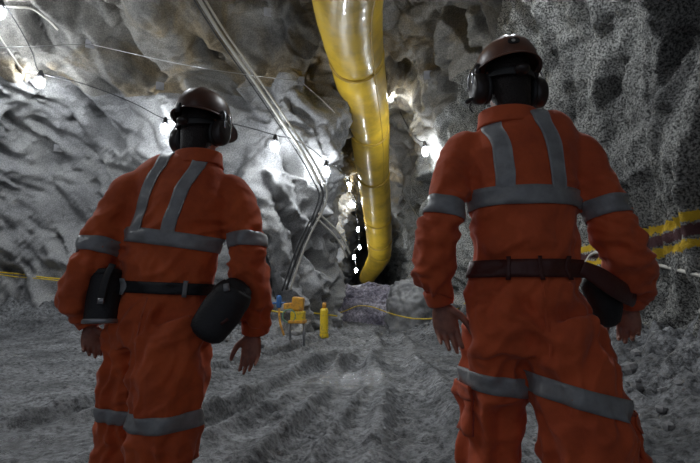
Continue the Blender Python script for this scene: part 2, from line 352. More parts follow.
# level ground under each boot is carved by the stance itself
idx = np.arange(X.size).reshape(X.shape); f = np.stack([idx[:-1, :-1], idx[1:, :-1], idx[1:, 1:], idx[:-1, 1:]], -1).reshape(-1, 4)
o = mk('floor', np.stack([X, Y, Z], -1).reshape(-1, 3), f, M['mud']); o['kind'] = 'structure'
FB = BVHTree.FromPolygons(np.stack([X, Y, Z], -1)[::2, ::2].reshape(-1, 3).tolist(), (lambda g: np.stack([g[:-1, :-1], g[1:, :-1], g[1:, 1:], g[:-1, 1:]], -1).reshape(-1, 4).tolist())(np.arange(X[::2, ::2].size).reshape(X[::2, ::2].shape)))
def fz(x, y): return float(floor_z(np.array([x]), np.array([y]))[0])
def gp(px, py):
    d = ray(px, py); h = FB.ray_cast(Vector(CAM), Vector(d)); return np.array(h[0]) if h[0] else P(px, py, 10)
# ------------------------------------------------------------------ rock berm, mound, stones
def lump(name, c, r, mat, seed, lab=None, cat=None, n=(90, 60), amp=.22, fs=.7, pw=2.6, top=None, rotz=0, group=None):
    u = np.linspace(0, 2 * math.pi, n[0], endpoint=False); v = np.linspace(-math.pi / 2, math.pi / 2, n[1])
    U, V = np.meshgrid(u, v, indexing='ij'); sp = lambda a: np.sign(a) * np.abs(a) ** (2 / pw)
    x = sp(np.cos(V)) * sp(np.cos(U)) * r[0]; y = sp(np.cos(V)) * sp(np.sin(U)) * r[1]; z = sp(np.sin(V)) * r[2]
    p = np.stack([x, y, z], -1); nn = p / (np.linalg.norm(p, axis=2)[..., None] + 1e-9); q = p / fs + seed * 7.7
    p = p + nn * ((billow(q, 3, .6) - .2) * amp * 2 + fbm(q * .5, 2) * amp)[..., None]
    if rotz:
        c_, s_ = math.cos(rotz), math.sin(rotz); p = np.stack([p[..., 0] * c_ - p[..., 1] * s_, p[..., 0] * s_ + p[..., 1] * c_, p[..., 2]], -1)
    idx = np.arange(U.size).reshape(U.shape); g = np.vstack([idx, idx[:1]]); f = np.stack([g[:-1, :-1], g[1:, :-1], g[1:, 1:], g[:-1, 1:]], -1).reshape(-1, 4)
    o = mk(name, p.reshape(-1, 3), f, mat); o.location = c
    bm = bmesh.new(); bm.from_mesh(o.data); bmesh.ops.remove_doubles(bm, verts=bm.verts, dist=1e-5); bmesh.ops.recalc_face_normals(bm, faces=bm.faces); bm.to_mesh(o.data); bm.free()
    return tag(o, lab, cat, group)
lump('rock_berm', (.25, 13.8, .2), (1.35, .9, .90), M['berm'], 2, 'purple-grey broken rock berm closing the far tunnel behind the corner', 'rock', n=(260, 160), amp=.15, fs=.34, pw=5)
lump('rock_mound', (2.02, 11.4, .3), (1.05, .9, 1.0), M['stone'], 5, 'grey rock mound at the right foot of the tunnel, left of the bigger worker', 'rock', n=(180, 120), amp=.2, fs=.6, pw=3)
protos = []
for k in range(6):
    o = lump('rock', (0, 0, 0), (1, .8, .6), M['stone'], 11 + k, n=(7 + k % 3, 5), amp=.35, fs=.8, pw=4); [setattr(q, 'use_smooth', False) for q in o.data.polygons]; protos.append(o)
spots = []
rr = random.Random(4)
tries = 0
while len(spots) < 66 and tries < 4000:
    tries += 1
    if len(spots) < 30: x = rr.uniform(1.9, 3.3); y = rr.uniform(2.7, 9)
    elif len(spots) < 52: x = rr.uniform(-7.5, -1.0); y = rr.uniform(7.6, 10.5)
    else: x = rr.uniform(-.6, 2.2); y = rr.uniform(9.5, 12.2)
    a = np.array([x]); b = np.array([y]); m = min(pd(a, b, Lp)[0], pd(a, b, Rp)[0])
    if not (.35 < m < 1.5): continue
    sz = rr.uniform(.02, .06) * (1 + .05 * y)
    if any(math.hypot(x - q[0], y - q[1]) < sz + q[2] for q in spots): continue
    spots.append((x, y, sz))
for k, (x, y, sz) in enumerate(spots):
    src = protos[k % 6]; o = src if k < 6 else src.copy()
    if k >= 6: COL.objects.link(o)
    o.location = (x, y, fz(x, y) + sz * .3); o.scale = (sz, sz, sz); o.rotation_euler = (rr.uniform(-.3, .3), rr.uniform(-.3, .3), rr.uniform(0, 6.28))
    g = ('right wall', 'left wall', 'far tunnel mouth')[0 if k < 30 else 1 if k < 52 else 2]
    tag(o, 'loose angular grey stone in the rubble at the foot of the ' + g, 'stone', 'loose stones by the ' + g)
o = lump('wall_far', (1.6, 46, 2.5), (4.5, 2.5, 5), M['rock_l'], 21, n=(80, 50), amp=.3, fs=2.0, pw=4); o['kind'] = 'structure'
# ------------------------------------------------------------------ ventilation duct
dp = [P(352, -60, 5.2), P(348, 0, 6.6), P(357, 60, 8.6), P(368.5, 120, 11.4), P(372, 160, 13.6), P(376.5, 205, 16.2), P(379, 235, 18.0), P(380, 252, 19.2)]
dp2 = [P(380, 252, 19.2), P(378.5, 258, 19.6), P(373, 268, 20.4), P(366, 279, 21.4)]
root = empty('ventilation_duct', tuple(P(357, 60, 8.6)), 'long yellow fabric ventilation duct hanging from the tunnel ceiling', 'duct'); ORG = np.array(root.location)
rad = [.57, .565, .56, .55, .54, .53, .52, .50]
A = crom(np.column_stack([np.array(dp), rad]), 40); B = crom(np.column_stack([np.array(dp2), [.50, .47, .42, .36]]), 30)
def sleeve(C, name, i0, i1, mat):
    n = 72; p = C[i0:i1 + 1, :3]; r = C[i0:i1 + 1, 3]; T = np.gradient(C[:, :3], axis=0)[i0:i1 + 1]; T /= np.linalg.norm(T, axis=1)[:, None]
    S = np.cross(T, [0, 0, 1]); S /= np.linalg.norm(S, axis=1)[:, None]; F = np.cross(S, T)
    th = np.linspace(0, 2 * math.pi, n, endpoint=False)
    dirv = S[:, None] * np.cos(th)[None, :, None] + F[:, None] * np.sin(th)[None, :, None]
    lo = p[:, None] + dirv * r[:, None, None]; l = np.arange(len(p)); e = np.minimum(l, l[::-1]) / 4.0
    rr_ = r[:, None] * (1 + .025 * fbm(lo / np.array([.5, .9, .5]), 3) + .008 * fbm(lo / .14 + 7, 2)) - .035 * np.exp(-e[:, None] ** 2)
    v = p[:, None] + dirv * rr_[..., None]
    idx = np.arange(len(p) * n).reshape(len(p), n); g = np.hstack([idx, idx[:, :1]])
    f = np.stack([g[:-1, :-1], g[1:, :-1], g[1:, 1:], g[:-1, 1:]], -1).reshape(-1, 4)
    o = mk(name, v.reshape(-1, 3), f, mat, root, origin=ORG)
    m = o.modifiers.new('s', 'SOLIDIFY'); m.thickness = .012; return o
ni = len(A); cuts = [0, 78, 128, 172, 215, 250, ni - 1]
for a_, b_ in zip(cuts[:-1], cuts[1:]): sleeve(A, 'duct_section', a_, b_, M['duct'])
sleeve(B, 'duct_outlet', 0, len(B) - 1, M['duct'])
def ringband(C, i, w, off, name):
    p = C[i, :3]; T = C[min(i + 1, len(C) - 1), :3] - C[i - 1, :3]; T /= np.linalg.norm(T)
    v, f = tube([p - T * w, p - T * w * .5, p + T * w * .5, p + T * w], np.array([.94, 1, 1, .94]) * (C[i, 3] + off), ref=(1, 0, 0), n=48)
    mk(name, v, f, M['ductseam'], root, origin=ORG)
for i in cuts[1:-1]: ringband(A, i, .035, .008, 'coupling_band')
mb = MB()
Tn = np.gradient(A[:, :3], axis=0); Sd = np.cross(Tn, [0, 0, 1]); Sd /= np.linalg.norm(Sd, axis=1)[:, None]
path = A[:, :3] + (Sd * .66 - np.array([0, 0, .75])) * (A[:, 3:4] * 1.003)
mb.tube(path[::3], .014, n=6); mb.build('seam', M['ductseam'], root, origin=ORG)
for i in range(10, ni - 30, 26):
    p = A[i, :3]; mb = MB()
    for sx in (-.25, .25):
        h = BVH.ray_cast(Vector(p), Vector((sx * .4, 0, 1))); q = np.array(h[0]) if h[0] else p + [0, 0, 1.2]
        mb.tube([p + [sx * 1.2, 0, A[i, 3] * .85], q + [0, 0, .04]], .007, n=5)
    mb.build('hanger_wire', M['wire'], root, origin=ORG)
# ------------------------------------------------------------------ string lamps
LAMPS = [((0, 12), .25, 'bright tunnel lamp at the upper left corner of the rock wall', 1.0), ((40, 82), .25, 'bright tunnel lamp low on its cable on the left wall', 1.3),
         ((165, 128), .22, 'tunnel lamp glaring beside the left worker\'s hard hat', 1.0), ((275, 146), .22, 'tunnel lamp on the rock between the left worker and the cable bundle', 1.0),
         ((326, 171), .2, 'tunnel lamp just right of the hanging cable bundle', 1.0), ((348.5, 186), .2, 'tunnel lamp close to the left side of the yellow duct', .8),
         ((354, 205), .2, 'uppermost of the far tunnel lamps beside the duct bend', .7), ((358, 229), .2, 'far tunnel lamp left of the duct bend, second down', .6),
         ((359.5, 247), .2, 'far tunnel lamp left of the duct outlet, third down', .6), ((354, 257), .2, 'far tunnel lamp near the rock berm, fourth down', .6), ((356, 270), .2, 'lowest far tunnel lamp above the rock berm', .6),
         ((390.5, 96), .3, 'tunnel lamp touching the right edge of the yellow duct', 1.0), ((425, 151), .25, 'tunnel lamp on the dark wall left of the right worker\'s shoulder', .9)]
far = {6: 17, 7: 19, 8: 20, 9: 16, 10: 17.5}
LP = []
def lamp(p, label, power, group=None, rs=1.0):
    t = empty('tunnel_lamp', tuple(p), label, 'lamp', group); o_ = np.array(p)
    dist = np.linalg.norm(o_ - CAM); r = (.045 + .0036 * dist) * rs
    v, f = tube([o_ + [0, 0, -r * .8], o_ + [0, 0, r * .6]], r * .62, n=14, sub=4, rnd=True); mk('bulb', v, f, M['lamp'], t, origin=o_)
    mb = MB(); mb.tube([o_ + [0, 0, r * 1.3], o_ + [0, 0, r * 1.7], o_ + [0, 0, r * 3]], [r * .8, r * .7, r * .35], n=14); mb.build('lamp_holder', M['black'], t, origin=o_)
    mb = MB()
    for k in range(4):
        a = k * math.pi / 2 + .4; c = np.array([math.cos(a), math.sin(a), 0])
        mb.tube([o_ + c * r * .8 + [0, 0, r * 1.3], o_ + c * r * 1.15, o_ + c * r * .7 + [0, 0, -r * 1.6], o_ + [0, 0, -r * 1.75]], r * .05, n=5, sub=3)
    mb.build('wire_guard', M['wire'], t, origin=o_)
    ld = bpy.data.lights.new('tunnel_lamp_light', 'POINT'); ld.energy = power; ld.color = (.9, .95, 1); ld.shadow_soft_size = r
    lo = bpy.data.objects.new('tunnel_lamp_light', ld); COL.objects.link(lo); lo.location = (0, 0, -r * .2); lo.parent = t
    ld.shadow_soft_size = r * 1.2
    return t
for k, ((px, py), back, lab, pw) in enumerate(LAMPS):
    if k in far: p = P(px, py, far[k])
    elif k == 11: p = hit(px + 3, py, .5); p = P(px, py, p[1])
    else: p = hit(px, py, .7)
    LP.append(p); lamp(p, lab, (85 if k < 6 or k > 10 else 60) * pw, rs=.62 if k in far else 1.0)
# fill lamps added out of view, placed as if the string went on
for p, pw in (((-5.5, 2.0, 4.6), 90), ((-1.2, -1.6, 4.6), 6)): 
    LP.append(np.array(p)); lamp(np.array(p), 'unseen fill lamp added as if the string ran on past the viewpoint', pw, 'added fill lamps out of view')
for p, pw, lab in (((-3.2, 4.6, 5.7), 270, 'tunnel lamp hanging from the ceiling above the left worker, added unseen for even light'), ((1.6, 4.4, 5.5), 290, 'tunnel lamp hanging from the ceiling above the right worker, added unseen for even light'), ((-7.2, 6.5, 5.3), 230, 'tunnel lamp hanging from the ceiling over the left end of the chamber, added unseen for even light')):  # hanging lamps added above the view to even out the light
    p = np.array(p); lamp(p, lab, pw); h = BVH.ray_cast(Vector(p), Vector((0, 0, 1))); q = np.array(h[0]) if h[0] else p + [0, 0, 1]
    mb = MB(); mb.tube([p + [0, 0, .15], q + [0, 0, .03]], .01, n=6); o = mb.build('fill_lamp_cord', M['cable_black'], None, origin=p); tag(o, lab.replace('tunnel lamp hanging', 'dark cord of the lamp'), 'cord')
# lamp cable
def clear(p, m=.12):
    d = p - CAM; l = np.linalg.norm(d); h = BVH.ray_cast(Vector(CAM), Vector(d / l))
    return CAM + d / l * (h[3] - m) if h[0] is not None and h[3] < l + m else p
def cable(name, pts, r, mat, lab, cat, sub=10, group=None, n=8, ref=(1, 0, 0)):
    pts = np.array(pts); o_ = pts[0]; v, f = tube(pts, r, n=n, sub=sub, ref=ref); o = mk(name, v, f, mat, origin=o_); return tag(o, lab, cat, group)
def sag(a, b, s, n=3): 
    return [a + (b - a) * t + np.array([0, 0, -s * 4 * t * (1 - t)]) for t in np.linspace(0, 1, n + 2)]
ch = [LP[13], LP[0], LP[1], LP[2], LP[3], LP[4], LP[5], LP[6], LP[7], LP[8], LP[9], LP[10]]
pts = []
for a, b in zip(ch[:-1], ch[1:]): pts += sag(a + [0, 0, .22], b + [0, 0, .22], -.12 if (a[1] < 12) else .05)[:-1]
pts.append(ch[-1] + [0, 0, .22]); pts = [clear(np.array(p)) if i > 5 else np.array(p) for i, p in enumerate(pts)]
cable('lamp_cable', pts, .012, M['cable_black'], 'thin dark cable linking the string of tunnel lamps along the left wall', 'cable', sub=5)
# cables hanging at upper left
H = lambda px, py, b=.15: hit(px, py, b)
cable('lamp_drop_cable', [H(-6, 28), H(12, 55), H(24, 70), LP[1] + [0, 0, .22]], .016, M['cable_grey'], 'short pale cable dropping to the lamp low on the left wall', 'cable')
cable('wall_cable', [H(-8, 6), H(14, 7), H(32, 9), H(48, 20), H(58, 30)], .022, M['cable_grey'], 'pale cable fixed to the rock at the upper left corner', 'cable')
# cable bundle
def bundle(off, r, mat, lab, pxs, deps, name='service_cable'):
    pts = [P(x + off[0], y + off[1], d) for (x, y), d in zip(pxs, deps)]
    return cable(name, pts, r, mat, lab, 'cable', sub=12)
bd = [(192, -12), (220, 33), (252, 78), (282, 122), (306, 158), (320, 184)]
hd = [H(x, y, .3)[1] for x, y in bd]; hd = list(np.minimum.accumulate(np.array(hd)[::-1])[::-1])
hd[0] = min(hd[0], 6.2); dep = [6.0, 6.9, 7.8, 8.4, 8.5, 8.5]
dep = [min(a, b) for a, b in zip(dep, [H(x, y, .25)[1] for x, y in bd])]
bundle((0, 0), .03, M['cable_grey'], 'thicker pale service pipe slanting from the ceiling at top left of the duct', bd, dep, 'service_pipe')
bundle((5, -1.5), .02, M['cable_grey'], 'thinner pale cable running along the right side of the slanting service pipe', bd, dep)
bundle((-4, 2), .012, M['cable_black'], 'thin dark cable running along the left side of the slanting service pipe', bd, dep)
d0 = dep[-1]; nd = lambda x, y: min(d0, H(x, y, .12)[1])
dn = [(320, 184), (323, 195), (318, 212), (306, 235), (296, 260), (286, 290)]
for off, r, m_, t in (((0, 0), .021, 'cable_black', 'dark cable dropping from the bend of the service pipe to the blue valve'), ((4, 0), .02, 'cable_grey', 'pale cable dropping beside the dark one below the bend of the service pipe'), ((-4, 1), .016, 'cable_black', 'leftmost dark cable dropping below the bend of the service pipe')):
    pts = [P(x + off[0], y + off[1], nd(x, y)) for x, y in dn]; cable('drop_cable', pts, r, M[m_], t, 'cable')
for off, r, t in (((0, 0), .022, 'upper pale cable branching right below the service pipe bend toward the far lamps'), ((-3, 4), .018, 'lower pale cable branching right below the service pipe bend toward the far lamps')):
    q = [(318, 213), (328, 222), (338, 232), (345, 243), (350, 254)]; pts = [P(x + off[0], y + off[1], min(d0 + .1 * i, H(x, y, .12)[1])) for i, (x, y) in enumerate(q)]; cable('branch_cable', pts, r, M['cable_grey'], t, 'cable')
# survey wires
cable('survey_wire', [H(-5, 48, .3), P(40, 46, 7.0), H(90, 44, .15)], .007, M['wire'], 'thin steel wire from the left edge to the anchor high on the left wall', 'wire', sub=3)
cable('survey_wire', [H(90, 44, .15), P(180, 64, 7.0), P(250, 75, 7.2), H(300, 81, .15)], .007, M['wire'], 'thin steel wire stretched across behind the service pipe', 'wire', sub=3)
cable('survey_wire', [H(300, 81, .15), P(322, 100, 8.6), H(352, 130, .3)], .007, M['wire'], 'thin steel wire from the ceiling anchor down toward the duct', 'wire', sub=3)
def anchor(px, py, lab):
    c = H(px, py, .04); d = ray(px, py); d /= np.linalg.norm(d); t = empty('rock_bolt', tuple(c), lab, 'bolt')
    a1 = np.cross(d, [0, 0, 1]); a1 /= np.linalg.norm(a1); a2 = np.cross(a1, d); Mx = np.column_stack([a1, d, a2])
    mb = MB(); mb.box(c, (.09, .008, .09), Mx); mb.build('plate', M['metal'], t, False, origin=c)
    mb = MB(); mb.tube([c + d * .1, c - d * .1], .016, n=8); mb.build('rod', M['metal'], t, origin=c)
    mb = MB(); mb.tube([c - d * .015, c - d * .05], .032, n=6); mb.build('nut', M['metal'], t, False, origin=c)
for a in ((90, 44, 'rock bolt high on the left wall where the thin wire meets'), (268, 12, 'rock bolt with plate in the ceiling left of the duct, near the top edge'), (300, 81, 'rock bolt at the ceiling edge left of the duct holding the thin wire'),
          (58, 148, 'small pale rock bolt below the low lamp on the left wall'), (160, 86, 'dark rock bolt above the left worker\'s hard hat'), (428, 75, 'rock bolt in the pale rock right of the duct')): anchor(*a)
# lamp stub cables at right of duct
cable('lamp_cable', [LP[11] + [0, 0, .22], H(404, 120, .12), H(416, 138, .12), LP[12] + [0, 0, .22]], .012, M['cable_black'], 'thin dark cable joining the two lamps right of the duct', 'cable', sub=6)
cable('wall_cable', [H(400, 195, .12), H(410, 205, .12), H(420, 220, .12), H(432, 230, .12)], .014, M['cable_grey'], 'pale cable looping on the dark wall left of the right worker', 'cable', sub=6)
# ------------------------------------------------------------------ yellow rope lines, hose, post, equipment
def rope(pxs, deps, lab, r=.013):
    pts = [P(x, y, d) for (x, y), d in zip(pxs, deps)]; return cable('barrier_rope', pts, r * .65, M['yellow'], lab, 'rope', sub=6)
wd = lambda x, y: H(x, y, .12)[1]
q = [(-5, 272), (20, 274), (40, 277), (62, 279)]; rope(q, [wd(*a) for a in q], 'upper yellow barrier rope on the left wall behind the left worker\'s elbow', .028)
q = [(-5, 274), (18, 277), (38, 278.5), (62, 281)]; rope(q, [wd(*a) - .05 for a in q], 'lower yellow barrier rope twisted under the other on the left wall', .02)
q = [(262, 309), (280, 312), (300, 312), (322, 314), (337, 316)]; rope(q, [wd(*a) for a in q], 'yellow barrier rope hanging past the equipment box to the yellow post', .024)
q = [(328, 316), (345, 311), (358, 306), (372, 307), (386, 312)]; rope(q, [12.3, 12.45, 12.5, 12.5, 12.3], 'yellow barrier rope sagging across the face of the rock berm', .022)
q = [(386, 312), (400, 316), (420, 319), (445, 316), (470, 300)]; rope(q, [11.2, 10.3, 10.2, 10.0, 9.0], 'yellow barrier rope crossing the grey rock mound', .022)
# post
base = gp(324, 337); bz = base[2]
t = empty('marker_post', tuple(base), 'short yellow marker post standing at the foot of the left rock corner', 'post')
mb = MB(); mb.tube([base + [0, 0, -.02], base + [0, 0, .03], base + [0, 0, .1], base + [0, 0, .5], base + [0, 0, .55]], [.095, .09, .08, .08, .065], n=20); mb.build('post_body', M['yellow'], t, origin=base)
mb = MB(); mb.tube([base + [0, 0, .55], base + [0, 0, .62], base + [0, 0, .66]], [.035, .04, .03], n=12); mb.build('post_cap', M['orange_p'], t, origin=base)
mb = MB(); mb.tube([base + [0, 0, .06], base + [0, 0, .085]], [.083, .083], n=20); mb.build('band', M['rubber'], t, origin=base)
# equipment
eb = gp(291, 341); eD = min(eb[1], H(291, 312, .35)[1]); E = lambda x, y, dd=0: P(x, y, eD + dd); sc = PXM(eD)
e0 = np.array([E(293, 320)[0], eD, max(fz(E(293, 320)[0], eD), 0) ])
t = empty('drill_box', tuple(e0), 'yellow and orange equipment box on a stand by the left rock wall', 'equipment')
def bbox(name, x0, y0, x1, y1, th, mat, bev=.012, dd=0, parent=t, rot=0):
    a = E(x0, y1, dd); b = E(x1, y0, dd); c = (a + b) / 2; h = ((b[0] - a[0]) / 2, th / 2, (b[2] - a[2]) / 2)
    Mx = np.array(Matrix.Rotation(rot, 3, 'Y')); mb = MB(); mb.box(c, h, Mx); o = mb.build(name, mat, parent, False, origin=e0)
    m = o.modifiers.new('b', 'BEVEL'); m.width = bev; m.segments = 2; return o
bbox('upper_case', 292, 297, 304, 311, .22, M['orange_p'], .03, rot=.1)
bbox('lower_case', 291, 311, 305, 321, .26, M['yellow'], .02)
bbox('side_case', 284, 303, 292, 309, .18, M['orange_p'], .015, rot=-.1)
bbox('base_rail', 289, 320, 306, 323, .3, M['orange_p'], .01)
mb = MB(); c = E(289, 316, -.12); mb.tube([c + [0.11 * math.cos(a), 0, .11 * math.sin(a)] for a in np.linspace(0, 2 * math.pi, 18)], .014, n=6, ref=(0, 1, 0)); mb.build('hose_reel', M['green'], t, origin=e0)
for sx in (290, 304):
    mb = MB(); a = E(sx, 321); mb.tube([a, np.array([a[0], a[1] + .05, fz(a[0], a[1]) - .03])], .022, n=8); mb.build('leg', M['metal'], t, origin=e0)
c = P(279, 302, nd(279, 302) - .05); t2 = empty('valve', tuple(c), 'blue valve at the end of the dark cables beside the equipment box', 'valve')
mb = MB(); mb.tube([c + [0, 0, -.07], c + [0, 0, .08]], .05, n=14, rnd=True); mb.build('valve_body', M['blue'], t2, origin=c)
mb = MB(); mb.tube([c + [-.12, 0, -.02], c + [.12, 0, -.02]], .02, n=10); mb.build('handle', M['blue'], t2, origin=c)
cable('valve_hose', [c + [0, 0, -.07], c + [.03, -.05, -.35], c + [.12, -.1, -.6]], .02, M['orange_p'], 'short orange hose hanging from the blue valve', 'hose', sub=6)
# hose on the right wall
q = [(586, 262), (592, 254), (602, 253), (620, 258), (640, 262), (662, 266), (682, 271), (706, 277), (750, 288), (800, 300)]
cable('wall_hose', [H(x, y, .06) for x, y in q], .02, M['cable_grey'], 'pale cream hose lying along the right wall below the yellow paint', 'hose', sub=8)
# ------------------------------------------------------------------ people
def px3(px, py, D): return P(px, py, D)
def remesh(parts, voxel, smooth=6):
    mb = MB()
    for v, f in parts: mb.add(v, f)
    me = bpy.data.meshes.new('tmp'); me.from_pydata(mb.v, [], mb.f)
    bm = bmesh.new(); bm.from_mesh(me); bmesh.ops.recalc_face_normals(bm, faces=bm.faces); bm.to_mesh(me); bm.free()
    o = bpy.data.objects.new('tmp', me); COL.objects.link(o)
    m = o.modifiers.new('r', 'REMESH'); m.mode = 'VOXEL'; m.voxel_size = voxel
    if smooth: s_ = o.modifiers.new('s', 'SMOOTH'); s_.factor = .5; s_.iterations = smooth
    dg = bpy.context.evaluated_depsgraph_get(); ev = o.evaluated_get(dg); r = bpy.data.meshes.new_from_object(ev)
    n = len(r.vertices); v = np.empty(n * 3); r.vertices.foreach_get('co', v); v = v.reshape(-1, 3)
    nn = np.empty(n * 3); r.vertices.foreach_get('normal', nn); nn = nn.reshape(-1, 3)
    F = [tuple(p.vertices) for p in r.polygons]
    bpy.data.objects.remove(o); bpy.data.meshes.remove(me); bpy.data.meshes.remove(r)
    return v, nn, F
def unit(v): v = np.asarray(v, float); return v / (np.linalg.norm(v) + 1e-12)
def band(bv, c, U, S, h, a0=0, a1=360, off=.006, th=.004, rmax=.4, rdef=.1, nseg=72, nv=5, tilt=None):
    """a closed strip that follows the garment surface, found from the inside of the limb or trunk"""
    U = unit(U); S = unit(np.asarray(S) - U * np.dot(S, U)); Fv = np.cross(U, S); full = abs(a1 - a0) >= 360
    th_ = np.radians(np.linspace(a0, a1, nseg + (0 if full else 1), endpoint=not full)); Rr = np.zeros((nv, len(th_)))
    for j in range(nv):
        o_ = c + U * h * (j / (nv - 1) - .5)
        for i, t in enumerate(th_):
            d = S * math.cos(t) + Fv * math.sin(t); hh = bv.ray_cast(Vector(o_), Vector(d), rmax)
            Rr[j, i] = hh[3] if hh[0] is not None else np.nan
    for j in range(nv):
        bad = np.isnan(Rr[j])
        if bad.all(): Rr[j] = rdef
        elif bad.any():
            ix = np.arange(len(th_)); g = ix[~bad]
            if full: Rr[j][bad] = np.interp(ix[bad], np.concatenate([g - len(th_), g, g + len(th_)]), np.tile(Rr[j][g], 3))
            else: Rr[j][bad] = np.interp(ix[bad], g, Rr[j][g])
    K = Rr.copy()
    for _ in range(1):
        if full: K = .25 * np.roll(K, 1, 1) + .5 * K + .25 * np.roll(K, -1, 1)
    Rr = np.maximum(K, Rr - .001)
    vs = []
    for o2 in (off, off - th):
        for j in range(nv):
            for i, t in enumerate(th_):
                vs.append(c + U * h * (j / (nv - 1) - .5) + (S * math.cos(t) + Fv * math.sin(t)) * (Rr[j, i] + o2))
    n = len(th_); fs = []; rng = range(n if full else n - 1); B0 = nv * n
    for j in range(nv - 1):
        for i in rng:
            k = (i + 1) % n; fs.append((j * n + i, j * n + k, (j + 1) * n + k, (j + 1) * n + i)); fs.append((B0 + j * n + i, B0 + (j + 1) * n + i, B0 + (j + 1) * n + k, B0 + j * n + k))
    for i in rng:
        k = (i + 1) % n; fs.append((i, B0 + i, B0 + k, k)); a = (nv - 1) * n; fs.append((a + i, a + k, B0 + a + k, B0 + a + i))
    if not full:
        for j in range(nv - 1):
            fs.append((j * n, (j + 1) * n, B0 + (j + 1) * n, B0 + j * n)); e = n - 1; fs.append((j * n + e, B0 + j * n + e, B0 + (j + 1) * n + e, (j + 1) * n + e))
    return vs, fs
def strap(bv, rays, W, w, off=.006, th=.004, nw=6):
    W = unit(W); g = []
    for o_, d in rays:
        row = []
        for k in range(nw + 1):
            q = np.asarray(o_) + W * w * (k / nw - .5); hh = bv.ray_cast(Vector(q), Vector(unit(d)), .5)
            row.append((np.array(hh[0]), unit(d)) if hh[0] is not None else None)
        if all(r is not None for r in row): g.append(row)
    if len(g) > 6:
        A_ = np.array([[q[0] for q in row] for row in g]); 
        for _ in range(3): A_[1:-1] = .25 * A_[:-2] + .5 * A_[1:-1] + .25 * A_[2:]
        g = [[(A_[i, j], g[i][j][1]) for j in range(len(g[i]))] for i in range(len(g))]
    m = len(g); n = nw + 1; vs = []
    for o2 in (off, off - th):
        for row in g:
            for p, d in row: vs.append(p + d * o2)
    fs = []; B0 = m * n
    for j in range(m - 1):
        for i in range(n - 1):
            fs.append((j * n + i, j * n + i + 1, (j + 1) * n + i + 1, (j + 1) * n + i)); fs.append((B0 + j * n + i, B0 + (j + 1) * n + i, B0 + (j + 1) * n + i + 1, B0 + j * n + i + 1))
        for i in (0, n - 1): fs.append((j * n + i, (j + 1) * n + i, B0 + (j + 1) * n + i, B0 + j * n + i))
    for i in range(n - 1):
        fs.append((i, i + 1, B0 + i + 1, B0 + i)); a = (m - 1) * n; fs.append((a + i, a + i + 1, B0 + a + i + 1, B0 + a + i))
    return vs, fs
def hand_parts(w, d, thumb, palm, s=1.0, curl=(22, 28, 20), spread=1.5, lead=None):
    """wrist point, direction of the hand, side the thumb is on, side the palm faces -> tube list"""
    d = unit(d); thumb = unit(thumb - d * np.dot(thumb, d)); palm = unit(np.asarray(palm) - d * np.dot(palm, d) - thumb * np.dot(palm, thumb)); out = []
    out.append(tube([w - d * .05 * s, w, w + d * .025 * s, w + d * .06 * s, w + d * .092 * s], np.array([.027, .028, .036, .042, .041]) * s, np.array([.021, .020, .019, .017, .013]) * s, ref=thumb, n=20, sub=4, rnd=True))
    L = [(.030, [.036, .024, .020]), (.0105, [.042, .028, .021]), (-.0105, [.039, .026, .020]), (-.0295, [.030, .020, .018])]
    for k, (x, seg) in enumerate(L):
        x *= s; a = 0; p = w + thumb * x + d * (.078 - .004 * abs(k - 1)) * s; pts = [p.copy()]; sp = R(spread * (1.2 - k)); pts = [p - d * .02 * s, p.copy()]
        for q, l in enumerate(seg):
            a += R(curl[q] + k * 3); dr = unit(d * math.cos(a) * math.cos(sp) + thumb * math.sin(sp) * math.cos(a) + palm * math.sin(a)); p = p + dr * l * s; pts.append(p.copy())
        rr_ = np.array([.0098, .0098, .0090, .0082, .0068]) * s * (.9 if k == 3 else 1)
        out.append(tube(pts, rr_, rr_ * .92, ref=thumb, n=12, sub=3, rnd=True))
    p = w + d * .022 * s + thumb * .022 * s + palm * .006 * s
    dd = [unit(thumb * .75 + d * .75 + palm * .25), unit(thumb * .45 + d * 1.0 + palm * .2), unit(thumb * .18 + d * 1.0 + palm * .2)]
    pts = [p]
    for q, l in zip(dd, (.044, .034, .027)): pts.append(pts[-1] + q * l * s)
    out.append(tube(pts, np.array([.019, .0135, .0112, .0085]) * s, np.array([.016, .0125, .0100, .0075]) * s, ref=palm, n=12, sub=4, rnd=True))
    return out
